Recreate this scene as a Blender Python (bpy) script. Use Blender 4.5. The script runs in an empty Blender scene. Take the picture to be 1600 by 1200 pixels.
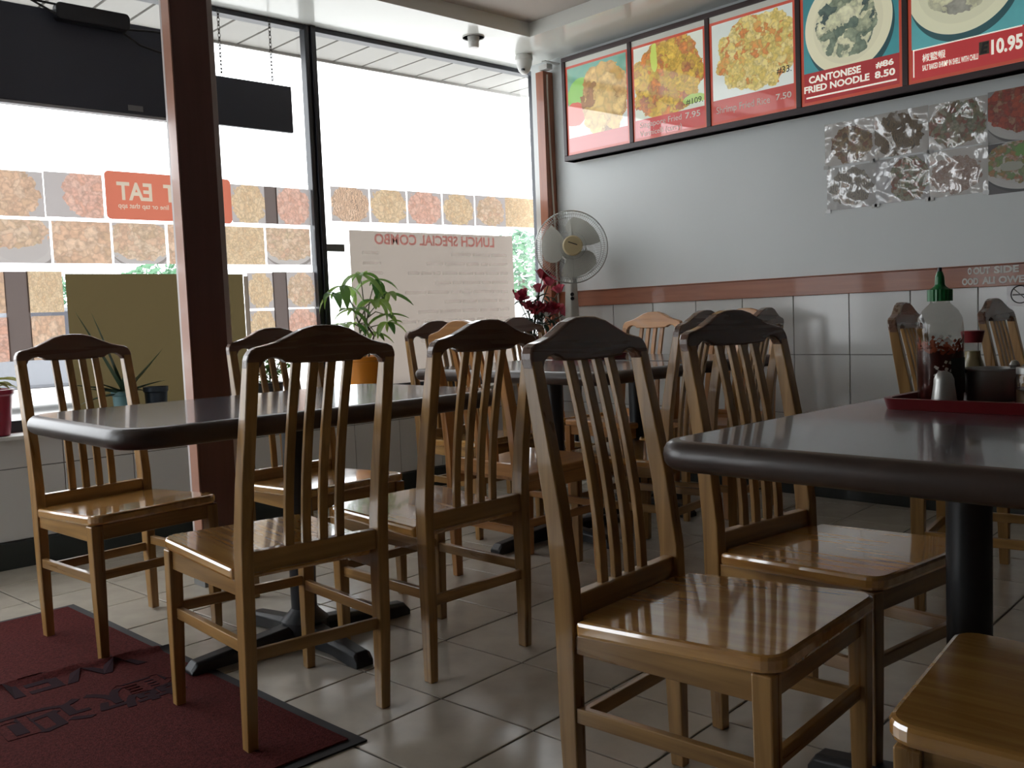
import bpy, bmesh, math, random
from mathutils import Vector, Matrix
random.seed(7)
PI = math.pi
S = bpy.context.scene
COL = S.collection

# ------------------------------------------------------------------ camera, sky, exposure
cam = bpy.data.cameras.new('camera')
cam.sensor_width = 36.0
cam.lens = 33.2247
cam.clip_start = 0.02
cam.clip_end = 300
camo = bpy.data.objects.new('camera', cam)
_r = Vector((0.727308, -0.685117, -0.040472)); _u = Vector((0.078301, 0.024249, 0.996635)); _d = Vector((0.681830, 0.728030, -0.071282))
camo.matrix_world = Matrix(((_r.x, _u.x, -_d.x, 0), (_r.y, _u.y, -_d.y, 0), (_r.z, _u.z, -_d.z, 0.94994), (0, 0, 0, 1)))
COL.objects.link(camo)
S.camera = camo
w = bpy.data.worlds.new('overcast_sky'); S.world = w; w.use_nodes = True
bgn = w.node_tree.nodes['Background']
bgn.inputs[0].default_value = (0.93, 0.97, 1.0, 1); bgn.inputs[1].default_value = 5.2
S.view_settings.view_transform = 'Standard'; S.view_settings.look = 'None'
S.view_settings.gamma = 1.0; S.view_settings.use_curve_mapping = False
S.view_settings.exposure = 0.0

# ------------------------------------------------------------------ mesh building
class MB:
    def __init__(s): s.v = []; s.f = []; s.m = []
    def add(s, vs, fs, mi=0):
        o = len(s.v); s.v += [tuple(v) for v in vs]; s.f += [tuple(i + o for i in f) for f in fs]; s.m += [mi] * len(fs); return s
    def box(s, x0, x1, y0, y1, z0, z1, mi=0):
        return s.add([(x0, y0, z0), (x1, y0, z0), (x1, y1, z0), (x0, y1, z0), (x0, y0, z1), (x1, y0, z1), (x1, y1, z1), (x0, y1, z1)],
                     [(0, 3, 2, 1), (4, 5, 6, 7), (0, 1, 5, 4), (1, 2, 6, 5), (2, 3, 7, 6), (3, 0, 4, 7)], mi)
    def loft(s, rings, cap=True, mi=0, close=True):
        n = len(rings[0]); vs = [p for r in rings for p in r]; fs = []
        for a in range(len(rings) - 1):
            for i in range(n if close else n - 1):
                j = (i + 1) % n
                fs.append((a * n + i, a * n + j, (a + 1) * n + j, (a + 1) * n + i))
        if cap: fs.append(tuple(range(n - 1, -1, -1))); fs.append(tuple((len(rings) - 1) * n + i for i in range(n)))
        return s.add(vs, fs, mi)
    def lathe(s, prof, n=24, c=(0, 0, 0), cap=True, mi=0):
        return s.loft([[(c[0] + r * math.cos(2 * PI * i / n), c[1] + r * math.sin(2 * PI * i / n), c[2] + z) for i in range(n)] for r, z in prof], cap, mi)
    def tube(s, pts, r, n=8, mi=0, cap=True):
        pts = [Vector(p) for p in pts]; rings = []; up = Vector((0, 0, 1)); x = None
        for k, p in enumerate(pts):
            t = (pts[min(k + 1, len(pts) - 1)] - pts[max(k - 1, 0)]).normalized()
            if x is None:
                x = t.cross(up)
                if x.length < 1e-3: x = Vector((1, 0, 0))
            x = (x - t * x.dot(t)).normalized(); y = t.cross(x)
            rr = r[k] if isinstance(r, (list, tuple)) else r
            rings.append([p + x * rr * math.cos(2 * PI * i / n) + y * rr * math.sin(2 * PI * i / n) for i in range(n)])
        return s.loft(rings, cap, mi)
    def torus(s, c, M, R, r, n=48, k=6, mi=0):
        rings = []
        for i in range(n):
            a = 2 * PI * i / n
            rings.append([Vector(c) + M @ Vector(((R + r * math.cos(2 * PI * j / k)) * math.cos(a), (R + r * math.cos(2 * PI * j / k)) * math.sin(a), r * math.sin(2 * PI * j / k))) for j in range(k)])
        return s.loft(rings + [rings[0]], False, mi)
    def prism(s, poly, z0, z1, mi=0):
        return s.loft([[(x, y, z0) for x, y in poly], [(x, y, z1) for x, y in poly]], True, mi)
    def mesh(s, name, mats, smooth=False):
        me = bpy.data.meshes.new(name); me.from_pydata(s.v, [], s.f)
        for m in (mats if isinstance(mats, (list, tuple)) else [mats]): me.materials.append(m)
        if any(s.m): me.polygons.foreach_set('material_index', s.m)
        bm = bmesh.new(); bm.from_mesh(me); bmesh.ops.recalc_face_normals(bm, faces=bm.faces); bm.to_mesh(me); bm.free()
        if smooth:
            me.polygons.foreach_set('use_smooth', [True] * len(me.polygons))
            try: me.set_sharp_from_angle(angle=math.radians(40))
            except Exception: pass
        me.update(); return me
    def obj(s, name, mats, parent=None, smooth=False, bevel=0, loc=None, rz=0):
        o = bpy.data.objects.new(name, s.mesh(name, mats, smooth)); COL.objects.link(o)
        if parent: o.parent = parent
        if loc is not None: o.location = loc
        if rz: o.rotation_euler.z = rz
        if bevel:
            b = o.modifiers.new('bevel', 'BEVEL'); b.width = bevel; b.segments = 2; b.limit_method = 'ANGLE'; b.angle_limit = math.radians(35)
        return o
def tag(o, label=None, cat=None, group=None, kind=None):
    if label: o['label'] = label
    if cat: o['category'] = cat
    if group: o['group'] = group
    if kind: o['kind'] = kind
    return o
def thing(name, label, cat, loc=(0, 0, 0), rz=0, group=None, M=None):
    o = bpy.data.objects.new(name, None); COL.objects.link(o); o.empty_display_size = .05
    if M is not None: o.matrix_world = M
    else: o.location = loc; o.rotation_euler.z = rz
    return tag(o, label, cat, group)
def struct(name, parent=None, loc=(0, 0, 0)):
    o = bpy.data.objects.new(name, None); COL.objects.link(o); o.empty_display_size = .05; o.location = loc
    if parent: o.parent = parent
    return tag(o, kind='structure')
def link(name, me, parent=None, M=None, loc=None):
    o = bpy.data.objects.new(name, me); COL.objects.link(o)
    if parent: o.parent = parent
    if M is not None: o.matrix_local = M
    if loc is not None: o.location = loc
    return o
def dup(root, label, loc, rz, group=None, mat=None):
    r = root.copy(); COL.objects.link(r); r.location = loc; r.rotation_euler.z = rz; r['label'] = label
    if group: r['group'] = group
    for ch in list(root.children):
        c = ch.copy(); COL.objects.link(c); c.parent = r
        for g in list(ch.children):
            d = g.copy(); COL.objects.link(d); d.parent = c
    return r
def rrect(x0, x1, y0, y1, r, n=6):
    out = []
    for cx, cy, a in ((x1 - r, y1 - r, 0), (x0 + r, y1 - r, 90), (x0 + r, y0 + r, 180), (x1 - r, y0 + r, 270)):
        for i in range(n + 1):
            t = math.radians(a + 90 * i / n); out.append((cx + r * math.cos(t), cy + r * math.sin(t)))
    return out

# ------------------------------------------------------------------ materials
def mat(name, col=(.5, .5, .5), rough=.5, metal=0, coat=0, spec=.5, bump=0, bscale=60, var=0, vscale=6, trans=0, emit=None, estr=0):
    m = bpy.data.materials.new(name); m.use_nodes = True; nt = m.node_tree; b = nt.nodes['Principled BSDF']
    b.inputs['Base Color'].default_value = (*col, 1); b.inputs['Roughness'].default_value = rough; b.inputs['Metallic'].default_value = metal
    b.inputs['Coat Weight'].default_value = coat; b.inputs['Coat Roughness'].default_value = .06; b.inputs['Specular IOR Level'].default_value = spec
    b.inputs['Transmission Weight'].default_value = trans
    if emit: b.inputs['Emission Color'].default_value = (*emit, 1); b.inputs['Emission Strength'].default_value = estr
    tc = nt.nodes.new('ShaderNodeTexCoord')
    if var:
        n = nt.nodes.new('ShaderNodeTexNoise'); n.inputs['Scale'].default_value = vscale; n.inputs['Detail'].default_value = 5
        nt.links.new(tc.outputs['Object'], n.inputs['Vector'])
        r = nt.nodes.new('ShaderNodeValToRGB'); r.color_ramp.elements[0].position = .3; r.color_ramp.elements[1].position = .7
        r.color_ramp.elements[0].color = (*[c * (1 - var) for c in col], 1); r.color_ramp.elements[1].color = (*[min(1, c * (1 + var)) for c in col], 1)
        nt.links.new(n.outputs['Fac'], r.inputs[0]); nt.links.new(r.outputs[0], b.inputs['Base Color'])
    if bump:
        n2 = nt.nodes.new('ShaderNodeTexNoise'); n2.inputs['Scale'].default_value = bscale; n2.inputs['Detail'].default_value = 3
        nt.links.new(tc.outputs['Object'], n2.inputs['Vector'])
        bp = nt.nodes.new('ShaderNodeBump'); bp.inputs['Strength'].default_value = bump; bp.inputs['Distance'].default_value = .004
        nt.links.new(n2.outputs['Fac'], bp.inputs['Height']); nt.links.new(bp.outputs[0], b.inputs['Normal'])
    return m
def wood(name, c0, c1, axis, rough=.28, coat=.35, rnd=.35):
    m = bpy.data.materials.new(name); m.use_nodes = True; nt = m.node_tree; b = nt.nodes['Principled BSDF']; N = nt.nodes.new; L = nt.links.new
    b.inputs['Roughness'].default_value = rough; b.inputs['Coat Weight'].default_value = coat; b.inputs['Coat Roughness'].default_value = .05; b.inputs['Coat IOR'].default_value = 1.5 if coat < .6 else 2.5
    tc = N('ShaderNodeTexCoord'); mp = N('ShaderNodeMapping'); sc = [38, 38, 38]; sc['xyz'.index(axis)] = 2.2; mp.inputs['Scale'].default_value = sc
    oi = N('ShaderNodeObjectInfo'); ad = N('ShaderNodeVectorMath'); ad.operation = 'ADD'
    L(tc.outputs['Object'], ad.inputs[0]); L(oi.outputs['Random'], ad.inputs[1]); L(ad.outputs[0], mp.inputs['Vector'])
    n = N('ShaderNodeTexNoise'); n.inputs['Scale'].default_value = 1.0; n.inputs['Detail'].default_value = 6; n.inputs['Distortion'].default_value = .6
    L(mp.outputs[0], n.inputs['Vector'])
    r = N('ShaderNodeValToRGB'); r.color_ramp.elements[0].position = .32; r.color_ramp.elements[1].position = .68
    r.color_ramp.elements[0].color = (*c0, 1); r.color_ramp.elements[1].color = (*c1, 1); L(n.outputs['Fac'], r.inputs[0])
    mr = N('ShaderNodeMapRange'); mr.inputs['To Min'].default_value = 1 - rnd / 2; mr.inputs['To Max'].default_value = 1 + rnd / 2; L(oi.outputs['Random'], mr.inputs[0])
    mx = N('ShaderNodeVectorMath'); mx.operation = 'SCALE'; L(r.outputs[0], mx.inputs[0]); L(mr.outputs[0], mx.inputs['Scale']); L(mx.outputs[0], b.inputs['Base Color'])
    mr2 = N('ShaderNodeMapRange'); mr2.inputs['To Min'].default_value = rough - .06; mr2.inputs['To Max'].default_value = rough + .1; L(n.outputs['Fac'], mr2.inputs[0]); L(mr2.outputs[0], b.inputs['Roughness'])
    bp = N('ShaderNodeBump'); bp.inputs['Strength'].default_value = .06; bp.inputs['Distance'].default_value = .002; L(n.outputs['Fac'], bp.inputs['Height']); L(bp.outputs[0], b.inputs['Normal'])
    return m
def thin_glass(name, tint=(1, 1, 1), refl=1.0):
    m = bpy.data.materials.new(name); m.use_nodes = True; nt = m.node_tree; nt.nodes.clear(); N = nt.nodes.new; L = nt.links.new
    o = N('ShaderNodeOutputMaterial'); t = N('ShaderNodeBsdfTransparent'); t.inputs[0].default_value = (*tint, 1); g = N('ShaderNodeBsdfGlossy'); g.inputs['Roughness'].default_value = .02
    x = N('ShaderNodeMixShader'); ge = N('ShaderNodeNewGeometry'); dt = N('ShaderNodeVectorMath'); dt.operation = 'DOT_PRODUCT'
    def M_(op, a, b=None):
        n = N('ShaderNodeMath'); n.operation = op
        for i, v in enumerate((a, b)):
            if isinstance(v, (int, float)): n.inputs[i].default_value = v
            elif v is not None: L(v, n.inputs[i])
        return n.outputs[0]
    L(ge.outputs['Normal'], dt.inputs[0]); L(ge.outputs['Incoming'], dt.inputs[1])   # two-sided Schlick reflectance, both faces alike
    sch = M_('ADD', .035 * refl, M_('MULTIPLY', M_('POWER', M_('SUBTRACT', 1.0, M_('ABSOLUTE', dt.outputs['Value'])), 5), .9))
    L(sch, x.inputs[0]); L(t.outputs[0], x.inputs[1]); L(g.outputs[0], x.inputs[2]); L(x.outputs[0], o.inputs[0])
    return m
def paper(name, col, tl=.6, tcol=None, rough=.6):
    """sheet that lets daylight through: diffuse + translucent"""
    m = bpy.data.materials.new(name); m.use_nodes = True; nt = m.node_tree; nt.nodes.clear(); N = nt.nodes.new; L = nt.links.new
    o = N('ShaderNodeOutputMaterial'); d = N('ShaderNodeBsdfDiffuse'); t = N('ShaderNodeBsdfTranslucent'); x = N('ShaderNodeMixShader'); x.inputs[0].default_value = tl
    d.inputs[0].default_value = (*col, 1); t.inputs[0].default_value = (*(tcol or col), 1)
    L(d.outputs[0], x.inputs[1]); L(t.outputs[0], x.inputs[2]); L(x.outputs[0], o.inputs[0])
    return m

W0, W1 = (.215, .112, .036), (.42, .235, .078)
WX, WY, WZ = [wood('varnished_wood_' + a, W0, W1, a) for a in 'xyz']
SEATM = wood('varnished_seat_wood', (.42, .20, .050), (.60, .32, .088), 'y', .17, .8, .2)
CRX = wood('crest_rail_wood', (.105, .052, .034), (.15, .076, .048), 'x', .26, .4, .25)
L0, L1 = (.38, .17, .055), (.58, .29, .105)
LX, LY, LZ = [wood('window_lit_wood_' + a, L0, L1, a) for a in 'xyz']  # brighter copy of the chair wood; window light is put into its colour
EDGEX = mat('table_edge_wood', (.036, .020, .015), .4, coat=.15, var=.2, vscale=22)
LAM = mat('dark_laminate', (.070, .070, .084), .2, coat=.4, var=.3, vscale=30)
BLACK = mat('black_metal', (.012, .013, .016), .4)
FRAMEM = mat('black_window_metal', (.022, .024, .032), .35, metal=.0)
GROUT = mat('floor_grout', (.045, .040, .034), .8)
TILE = mat('floor_tile_glaze', (.50, .455, .385), .2, var=.09, vscale=9, bump=.12, bscale=14)
WTILE = mat('wall_tile_glaze', (.60, .61, .60), .16, var=.02, vscale=3)
WGROUT = mat('wall_grout', (.10, .10, .095), .8)
PAINT = mat('wall_paint', (.66, .70, .705), .45, var=.03, vscale=1.5)
WARM = mat('brown_panelling', (.11, .09, .07), .6)
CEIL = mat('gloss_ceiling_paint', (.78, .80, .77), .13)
CEIL2 = mat('shaded_upper_ceiling', (.50, .46, .42), .7, bump=.3, bscale=120)  # same ceiling paint; shade of the recess is put into its darker colour
RAILW = wood('red_brown_rail', (.25, .078, .036), (.34, .115, .055), 'y', .38, .2, .1)
POSTW = wood('red_brown_post', (.28, .088, .042), (.40, .14, .07), 'z', .36, .3, .1)
PILW = wood('dark_red_pillar', (.115, .050, .043), (.14, .060, .052), 'z', .5, .1, .05)
BASEB = mat('dark_green_baseboard_tile', (.022, .03, .03), .3)
WHITE = mat('white_plastic', (.7, .7, .68), .35)
CREAM = mat('cream_plastic', (.62, .52, .31), .35)
GREYP = mat('grey_fan_plastic', (.52, .52, .48), .4)
STEEL = mat('steel', (.50, .50, .48), .34, metal=.65)
CHROME = mat('fan_wire', (.42, .43, .41), .3, metal=.6)
RED = mat('red_plastic', (.17, .010, .014), .3)
CREAMW = mat('sill_paint', (.62, .62, .6), .4)
CONC = mat('pale_concrete', (.55, .54, .52), .8)
SOFF = mat('white_vinyl', (.29, .277, .255), .5)
GLASS = thin_glass('window_glass')
LEAF = None
def leafm(name, a, b, tl=.45):
    m = bpy.data.materials.new(name); m.use_nodes = True; nt = m.node_tree; nt.nodes.clear(); N = nt.nodes.new; L = nt.links.new
    o = N('ShaderNodeOutputMaterial'); p = N('ShaderNodeBsdfPrincipled'); t = N('ShaderNodeBsdfTranslucent'); x = N('ShaderNodeMixShader'); x.inputs[0].default_value = tl
    oi = N('ShaderNodeObjectInfo'); r = N('ShaderNodeValToRGB'); r.color_ramp.elements[0].color = (*a, 1); r.color_ramp.elements[1].color = (*b, 1)
    L(oi.outputs['Random'], r.inputs[0]); L(r.outputs[0], p.inputs['Base Color']); L(r.outputs[0], t.inputs[0]); p.inputs['Roughness'].default_value = .4
    L(p.outputs[0], x.inputs[1]); L(t.outputs[0], x.inputs[2]); L(x.outputs[0], o.inputs[0]); return m
LEAFG = leafm('glossy_green_leaf', (.06, .17, .04), (.32, .48, .11), .5)
LEAFD = leafm('dark_green_leaf', (.025, .055, .035), (.05, .09, .05), .2)
LEAFY = leafm('yellow_green_leaf', (.25, .28, .07), (.55, .55, .25), .4)
LEAFO = leafm('outdoor_leaf', (.06, .17, .09), (.14, .28, .15), .35)

def food(name, bg, pal, mode, seed, center=(.5, .5), rad=(.42, .42), plate=None, banner=None, scale=9, style='chunk', aspect=1.25, bg2=None, dim=1.0, blobs=(), over=()):
    """printed photograph of a dish. mode: 'paper' lets daylight through, 'gloss' behind plastic, 'lit' backlit film"""
    m = bpy.data.materials.new(name); m.use_nodes = True; nt = m.node_tree; nt.nodes.clear(); N = nt.nodes.new; L = nt.links.new
    tc = N('ShaderNodeTexCoord'); sx = N('ShaderNodeSeparateXYZ'); L(tc.outputs['Generated'], sx.inputs[0])
    def math_(op, a, b=None, c=None):
        n = N('ShaderNodeMath'); n.operation = op
        for i, v in enumerate((a, b, c)):
            if v is None: continue
            if isinstance(v, (int, float)): n.inputs[i].default_value = v
            else: L(v, n.inputs[i])
        return n.outputs[0]
    cb = N('ShaderNodeCombineXYZ'); L(math_('MULTIPLY', sx.outputs[0], aspect), cb.inputs[0]); L(sx.outputs[1], cb.inputs[1]); cb.inputs[2].default_value = seed * 1.37
    P = cb.outputs[0]
    nz = N('ShaderNodeTexNoise'); nz.inputs['Scale'].default_value = 7; nz.inputs['Detail'].default_value = 4; L(P, nz.inputs['Vector'])
    nf = math_('MULTIPLY', math_('SUBTRACT', nz.outputs['Fac'], .5), .55)
    def ell(c, r):
        a = math_('DIVIDE', math_('SUBTRACT', sx.outputs[0], c[0]), r[0]); b = math_('DIVIDE', math_('SUBTRACT', sx.outputs[1], c[1]), r[1])
        return math_('SQRT', math_('ADD', math_('MULTIPLY', a, a), math_('MULTIPLY', b, b)))
    def mix(f, a, b):
        n = N('ShaderNodeMix'); n.data_type = 'RGBA'
        if isinstance(f, (int, float)): n.inputs[0].default_value = f
        else: L(f, n.inputs[0])
        for i, v in ((6, a), (7, b)):
            if isinstance(v, tuple): n.inputs[i].default_value = (*v, 1)
            else: L(v, n.inputs[i])
        return n.outputs[2]
    # chunks / strands
    if style == 'noodle':
        wv = N('ShaderNodeTexWave'); wv.inputs['Scale'].default_value = scale * .45; wv.inputs['Distortion'].default_value = 14; wv.inputs['Detail'].default_value = 3; wv.inputs['Detail Scale'].default_value = 1.6; L(P, wv.inputs['Vector'])
        fac = wv.outputs['Fac']; shade = wv.outputs['Fac']
        v2 = N('ShaderNodeTexVoronoi'); v2.inputs['Scale'].default_value = scale * .6; L(P, v2.inputs['Vector'])
        sp = N('ShaderNodeSeparateColor'); L(v2.outputs['Color'], sp.inputs[0]); fac = math_('ADD', math_('MULTIPLY', fac, .5), math_('MULTIPLY', sp.outputs[0], .5))
    else:
        dst = N('ShaderNodeVectorMath'); dst.operation = 'ADD'; n3 = N('ShaderNodeTexNoise'); n3.inputs['Scale'].default_value = scale * .9; n3.inputs['Detail'].default_value = 5; L(P, n3.inputs['Vector'])
        sc_ = N('ShaderNodeVectorMath'); sc_.operation = 'SCALE'; sc_.inputs['Scale'].default_value = 2.3 / scale; L(n3.outputs['Color'], sc_.inputs[0]); L(P, dst.inputs[0]); L(sc_.outputs[0], dst.inputs[1])
        v = N('ShaderNodeTexVoronoi'); v.inputs['Scale'].default_value = scale; L(dst.outputs[0], v.inputs['Vector'])
        sp = N('ShaderNodeSeparateColor'); L(v.outputs['Color'], sp.inputs[0]); n6 = N('ShaderNodeTexNoise'); n6.inputs['Scale'].default_value = scale * 2.2; n6.inputs['Detail'].default_value = 4; L(P, n6.inputs['Vector'])
        fac = math_('ADD', math_('MULTIPLY', sp.outputs[0], .75), math_('MULTIPLY', n6.outputs['Fac'], .25))
        ve = N('ShaderNodeTexVoronoi'); ve.feature = 'DISTANCE_TO_EDGE'; ve.inputs['Scale'].default_value = scale; L(dst.outputs[0], ve.inputs['Vector'])
        cre = N('ShaderNodeMapRange'); cre.inputs['From Max'].default_value = .22; cre.inputs['To Min'].default_value = .42 if mode != 'paper' else .30; cre.inputs['To Max'].default_value = .75; L(ve.outputs['Distance'], cre.inputs[0])
        shade = math_('ADD', cre.outputs[0], math_('MULTIPLY', math_('SUBTRACT', n6.outputs['Fac'], .5), 1.1))
    rp = N('ShaderNodeValToRGB'); rp.color_ramp.interpolation = 'LINEAR'; L(fac, rp.inputs[0]); els = rp.color_ramp.elements
    els[0].position = 0; els[0].color = (*pal[0], 1); els[1].position = 1 / len(pal); els[1].color = (*pal[1], 1)
    for i, c in enumerate(pal[2:]): e = els.new((i + 2) / len(pal)); e.color = (*c, 1)
    sh = N('ShaderNodeVectorMath'); sh.operation = 'SCALE'; L(rp.outputs[0], sh.inputs[0]); L(math_('ADD', .45, math_('MULTIPLY', shade, .7)), sh.inputs['Scale'])
    col = bg
    if bg2: col = mix(math_('ADD', math_('MULTIPLY', sx.outputs[1], .9), nf), bg2, bg)
    if plate:
        pc, pr, pcol = plate; d = ell(pc, pr)
        shp = ell((pc[0] + .02, pc[1] - .05), (pr[0] * 1.0, pr[1] * 1.03))
        col = mix(math_('LESS_THAN', shp, 1.0), col, tuple(c * .35 for c in (bg if isinstance(bg, tuple) else (.1, .1, .1))))
        col = mix(math_('LESS_THAN', d, 1.0), col, pcol)
        col = mix(math_('MULTIPLY', math_('LESS_THAN', d, .80), .25), col, tuple(c * .7 for c in pcol))
    for c_, r_, k_ in blobs: col = mix(math_('LESS_THAN', math_('ADD', ell(c_, r_), math_('MULTIPLY', nf, .6)), 1.0), col, k_)
    dd = math_('ADD', ell(center, rad), nf)
    col = mix(math_('LESS_THAN', dd, 1.0), col, sh.outputs[0])
    for c_, r_, k_ in over: col = mix(math_('LESS_THAN', math_('ADD', ell(c_, r_), math_('MULTIPLY', nf, 2.2)), 1.0), col, k_)
    if banner: col = mix(math_('LESS_THAN', sx.outputs[1], banner[0]), col, banner[1])
    if dim != 1.0:
        s2 = N('ShaderNodeVectorMath'); s2.operation = 'SCALE'; s2.inputs['Scale'].default_value = dim; L(col, s2.inputs[0]); col = s2.outputs[0]
    o = N('ShaderNodeOutputMaterial')
    def setc(sock):
        if isinstance(col, tuple): sock.default_value = (*col, 1)
        else: L(col, sock)
    if mode == 'paper':
        d = N('ShaderNodeBsdfDiffuse'); t = N('ShaderNodeBsdfTranslucent'); x = N('ShaderNodeMixShader'); x.inputs[0].default_value = .55
        pale = N('ShaderNodeMix'); pale.data_type = 'RGBA'; pale.inputs[0].default_value = .34; setc(pale.inputs[6]); pale.inputs[7].default_value = (.60, .52, .46, 1)
        L(pale.outputs[2], d.inputs[0]); s3 = N('ShaderNodeVectorMath'); s3.operation = 'SCALE'; s3.inputs['Scale'].default_value = PAPER_T; L(pale.outputs[2], s3.inputs[0]); L(s3.outputs[0], t.inputs[0])
        L(d.outputs[0], x.inputs[1]); L(t.outputs[0], x.inputs[2]); L(x.outputs[0], o.inputs[0])
    else:
        p = N('ShaderNodeBsdfPrincipled'); setc(p.inputs['Base Color']); L(p.outputs[0], o.inputs[0])
        p.inputs['Roughness'].default_value = .35
        if mode == 'lit':
            setc(p.inputs['Emission Color']); p.inputs['Emission Strength'].default_value = LIT; p.inputs['Coat Weight'].default_value = 1; p.inputs['Coat Roughness'].default_value = .015; p.inputs['Coat IOR'].default_value = 1.75
        if mode == 'gloss':
            p.inputs['Coat Weight'].default_value = 1; p.inputs['Coat Roughness'].default_value = .06; p.inputs['Coat IOR'].default_value = 1.9
            n5 = N('ShaderNodeTexNoise'); n5.inputs['Scale'].default_value = 2.6; n5.inputs['Detail'].default_value = .5; n5.inputs['Distortion'].default_value = .3; L(P, n5.inputs['Vector'])
            bp = N('ShaderNodeBump'); bp.inputs['Strength'].default_value = 1; bp.inputs['Distance'].default_value = .035; L(n5.outputs['Fac'], bp.inputs['Height']); L(bp.outputs[0], p.inputs['Coat Normal'])
    return m
PAPER_T = .58
LIT = .55

# ------------------------------------------------------------------ lettering
FONTCACHE = {}
def text_mesh(body, w, h, m, bold=.0, mirror=False, depth=.0012, upside=False):
    cu = bpy.data.curves.new('lettering', 'FONT'); cu.body = body; cu.size = 1; cu.extrude = .01 if depth else 0; cu.offset = bold; cu.resolution_u = 3
    ob = bpy.data.objects.new('lettering', cu); COL.objects.link(ob)
    dg = bpy.context.evaluated_depsgraph_get(); me = bpy.data.meshes.new_from_object(ob.evaluated_get(dg)); bpy.data.objects.remove(ob); bpy.data.curves.remove(cu)
    xs = [v.co.x for v in me.vertices]; ys = [v.co.y for v in me.vertices]; zs = [v.co.z for v in me.vertices]
    if not xs: return me
    x0, x1, y0, y1, z0, z1 = min(xs), max(xs), min(ys), max(ys), min(zs), max(zs)
    for v in me.vertices:
        u = (v.co.x - x0) / (x1 - x0); t = (v.co.y - y0) / (y1 - y0)
        if mirror: u = 1 - u
        if upside: u = 1 - u; t = 1 - t
        v.co = (u * w, t * h, (v.co.z - z0) / max(1e-6, z1 - z0) * depth)
    if mirror: me.flip_normals()
    me.materials.clear(); me.materials.append(m); me.update(); return me
def sheet_mesh(name, w, h, m, t=.0008, nx=1, warp=0, seed=0):
    b = MB(); b.box(0, w, 0, h, 0, t); return b.mesh(name, m)
def wall_right_M(x, y, z):   # local x -> towards the viewer's right (-y), local y -> up, local z -> into the room (-x)
    return Matrix(((0, 0, -1, x), (-1, 0, 0, y), (0, 1, 0, z), (0, 0, 0, 1)))
def wall_win_M(x, y, z):     # local x -> +x, local y -> up, local z -> into the room (-y)
    return Matrix(((1, 0, 0, x), (0, 0, -1, y), (0, 1, 0, z), (0, 0, 0, 1)))

# ------------------------------------------------------------------ room shell
RX, WYI, GY, ZC = 4.255, 4.21, 4.38, 2.5
XL, YB = -1.75, -3.2
fl = MB().box(XL - .15, RX + .15, YB - .15, 4.4, -.06, -.004).obj('floor', GROUT); tag(fl, kind='structure')
th = math.radians(4.541); OX, OY, TS = 1.4057, 2.1367, .305
ea = Vector((math.cos(th), math.sin(th))); eb = Vector((math.sin(th), -math.cos(th)))
def clip(poly, n, d):   # keep n.p <= d
    out = []
    for i in range(len(poly)):
        a, b = poly[i], poly[(i + 1) % len(poly)]; da, db = n.dot(a) - d, n.dot(b) - d
        if da <= 0: out.append(a)
        if da * db < 0: out.append(a + (b - a) * (da / (da - db)))
    return out
def tile_poly_mb(poly, zt, g=.004, c=.0018):
    ce = sum(poly, Vector((0, 0))) / len(poly)
    def ins(k): return [p + (ce - p).normalized() * k * 1.414 for p in poly]
    b = MB(); p0 = ins(0); p1 = ins(c)
    return b.loft([[(p.x - ce.x, p.y - ce.y, -.004) for p in p0], [(p.x - ce.x, p.y - ce.y, zt - c * .6) for p in p0], [(p.x - ce.x, p.y - ce.y, zt) for p in p1]]), ce
full = None; rest = MB(); g = .003; nt_ = 0
for i in range(-16, 14):
    for j in range(-10, 22):
        o = Vector((OX, OY)) + ea * TS * i + eb * TS * j
        poly = [o + ea * g + eb * g, o + ea * g + eb * (TS - g), o + ea * (TS - g) + eb * (TS - g), o + ea * (TS - g) + eb * g]
        c0 = o + (ea + eb) * TS / 2
        whole = True; q = poly
        for n, d in ((Vector((1, 0)), RX - .001), (Vector((-1, 0)), -XL), (Vector((0, 1)), WYI - .001), (Vector((0, -1)), -YB)):
            q2 = clip(q, n, d)
            if len(q2) != len(q) or any((a - b).length > 1e-6 for a, b in zip(q, q2)): whole = False
            q = q2
            if len(q) < 3: break
        if len(q) < 3: continue
        az = math.degrees(math.atan2(c0.x, c0.y)); vis = 9 < az < 78 and c0.length > .9
        zt = random.uniform(-.0006, .0006)
        b, ce = tile_poly_mb(q, zt)
        if vis and nt_ < 290:
            nt_ += 1
            if whole:
                if full is None: full = tile_poly_mb(poly, 0)[0].mesh('tile', TILE)
                link('tile', full, fl, loc=(ce.x, ce.y, zt))
            else: b.obj('tile', TILE, fl, loc=(ce.x, ce.y, 0))
        else: rest.add([(v[0] + ce.x, v[1] + ce.y, v[2]) for v in b.v], b.f)
tag(rest.obj('tile_field', TILE, fl), kind='stuff')

# right wall: paint above, tiles below
wr = MB().box(RX, RX + .15, YB, 4.255, 0, ZC + .1).obj('wall_right', PAINT); tag(wr, kind='structure')
TP = .2929; zj = [.113, .410, .703, .996]
grt = MB().box(RX - .003, RX, YB, 4.255, .1, 1.0).obj('grout_bed', WGROUT, wr)
def wtile(wd, ht): b = MB(); e = .0022; b.loft([[(0, -wd / 2, -ht / 2), (0, wd / 2, -ht / 2), (0, wd / 2, ht / 2), (0, -wd / 2, ht / 2)], [(-.006, -wd / 2, -ht / 2), (-.006, wd / 2, -ht / 2), (-.006, wd / 2, ht / 2), (-.006, -wd / 2, ht / 2)], [(-.008, -wd / 2 + e, -ht / 2 + e), (-.008, wd / 2 - e, -ht / 2 + e), (-.008, wd / 2 - e, ht / 2 - e), (-.008, -wd / 2 + e, ht / 2 - e)]]); return b
wt_me = [wtile(TP - .003, zj[k + 1] - zj[k] - .003).mesh('tile', WTILE) for k in range(3)]
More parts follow.
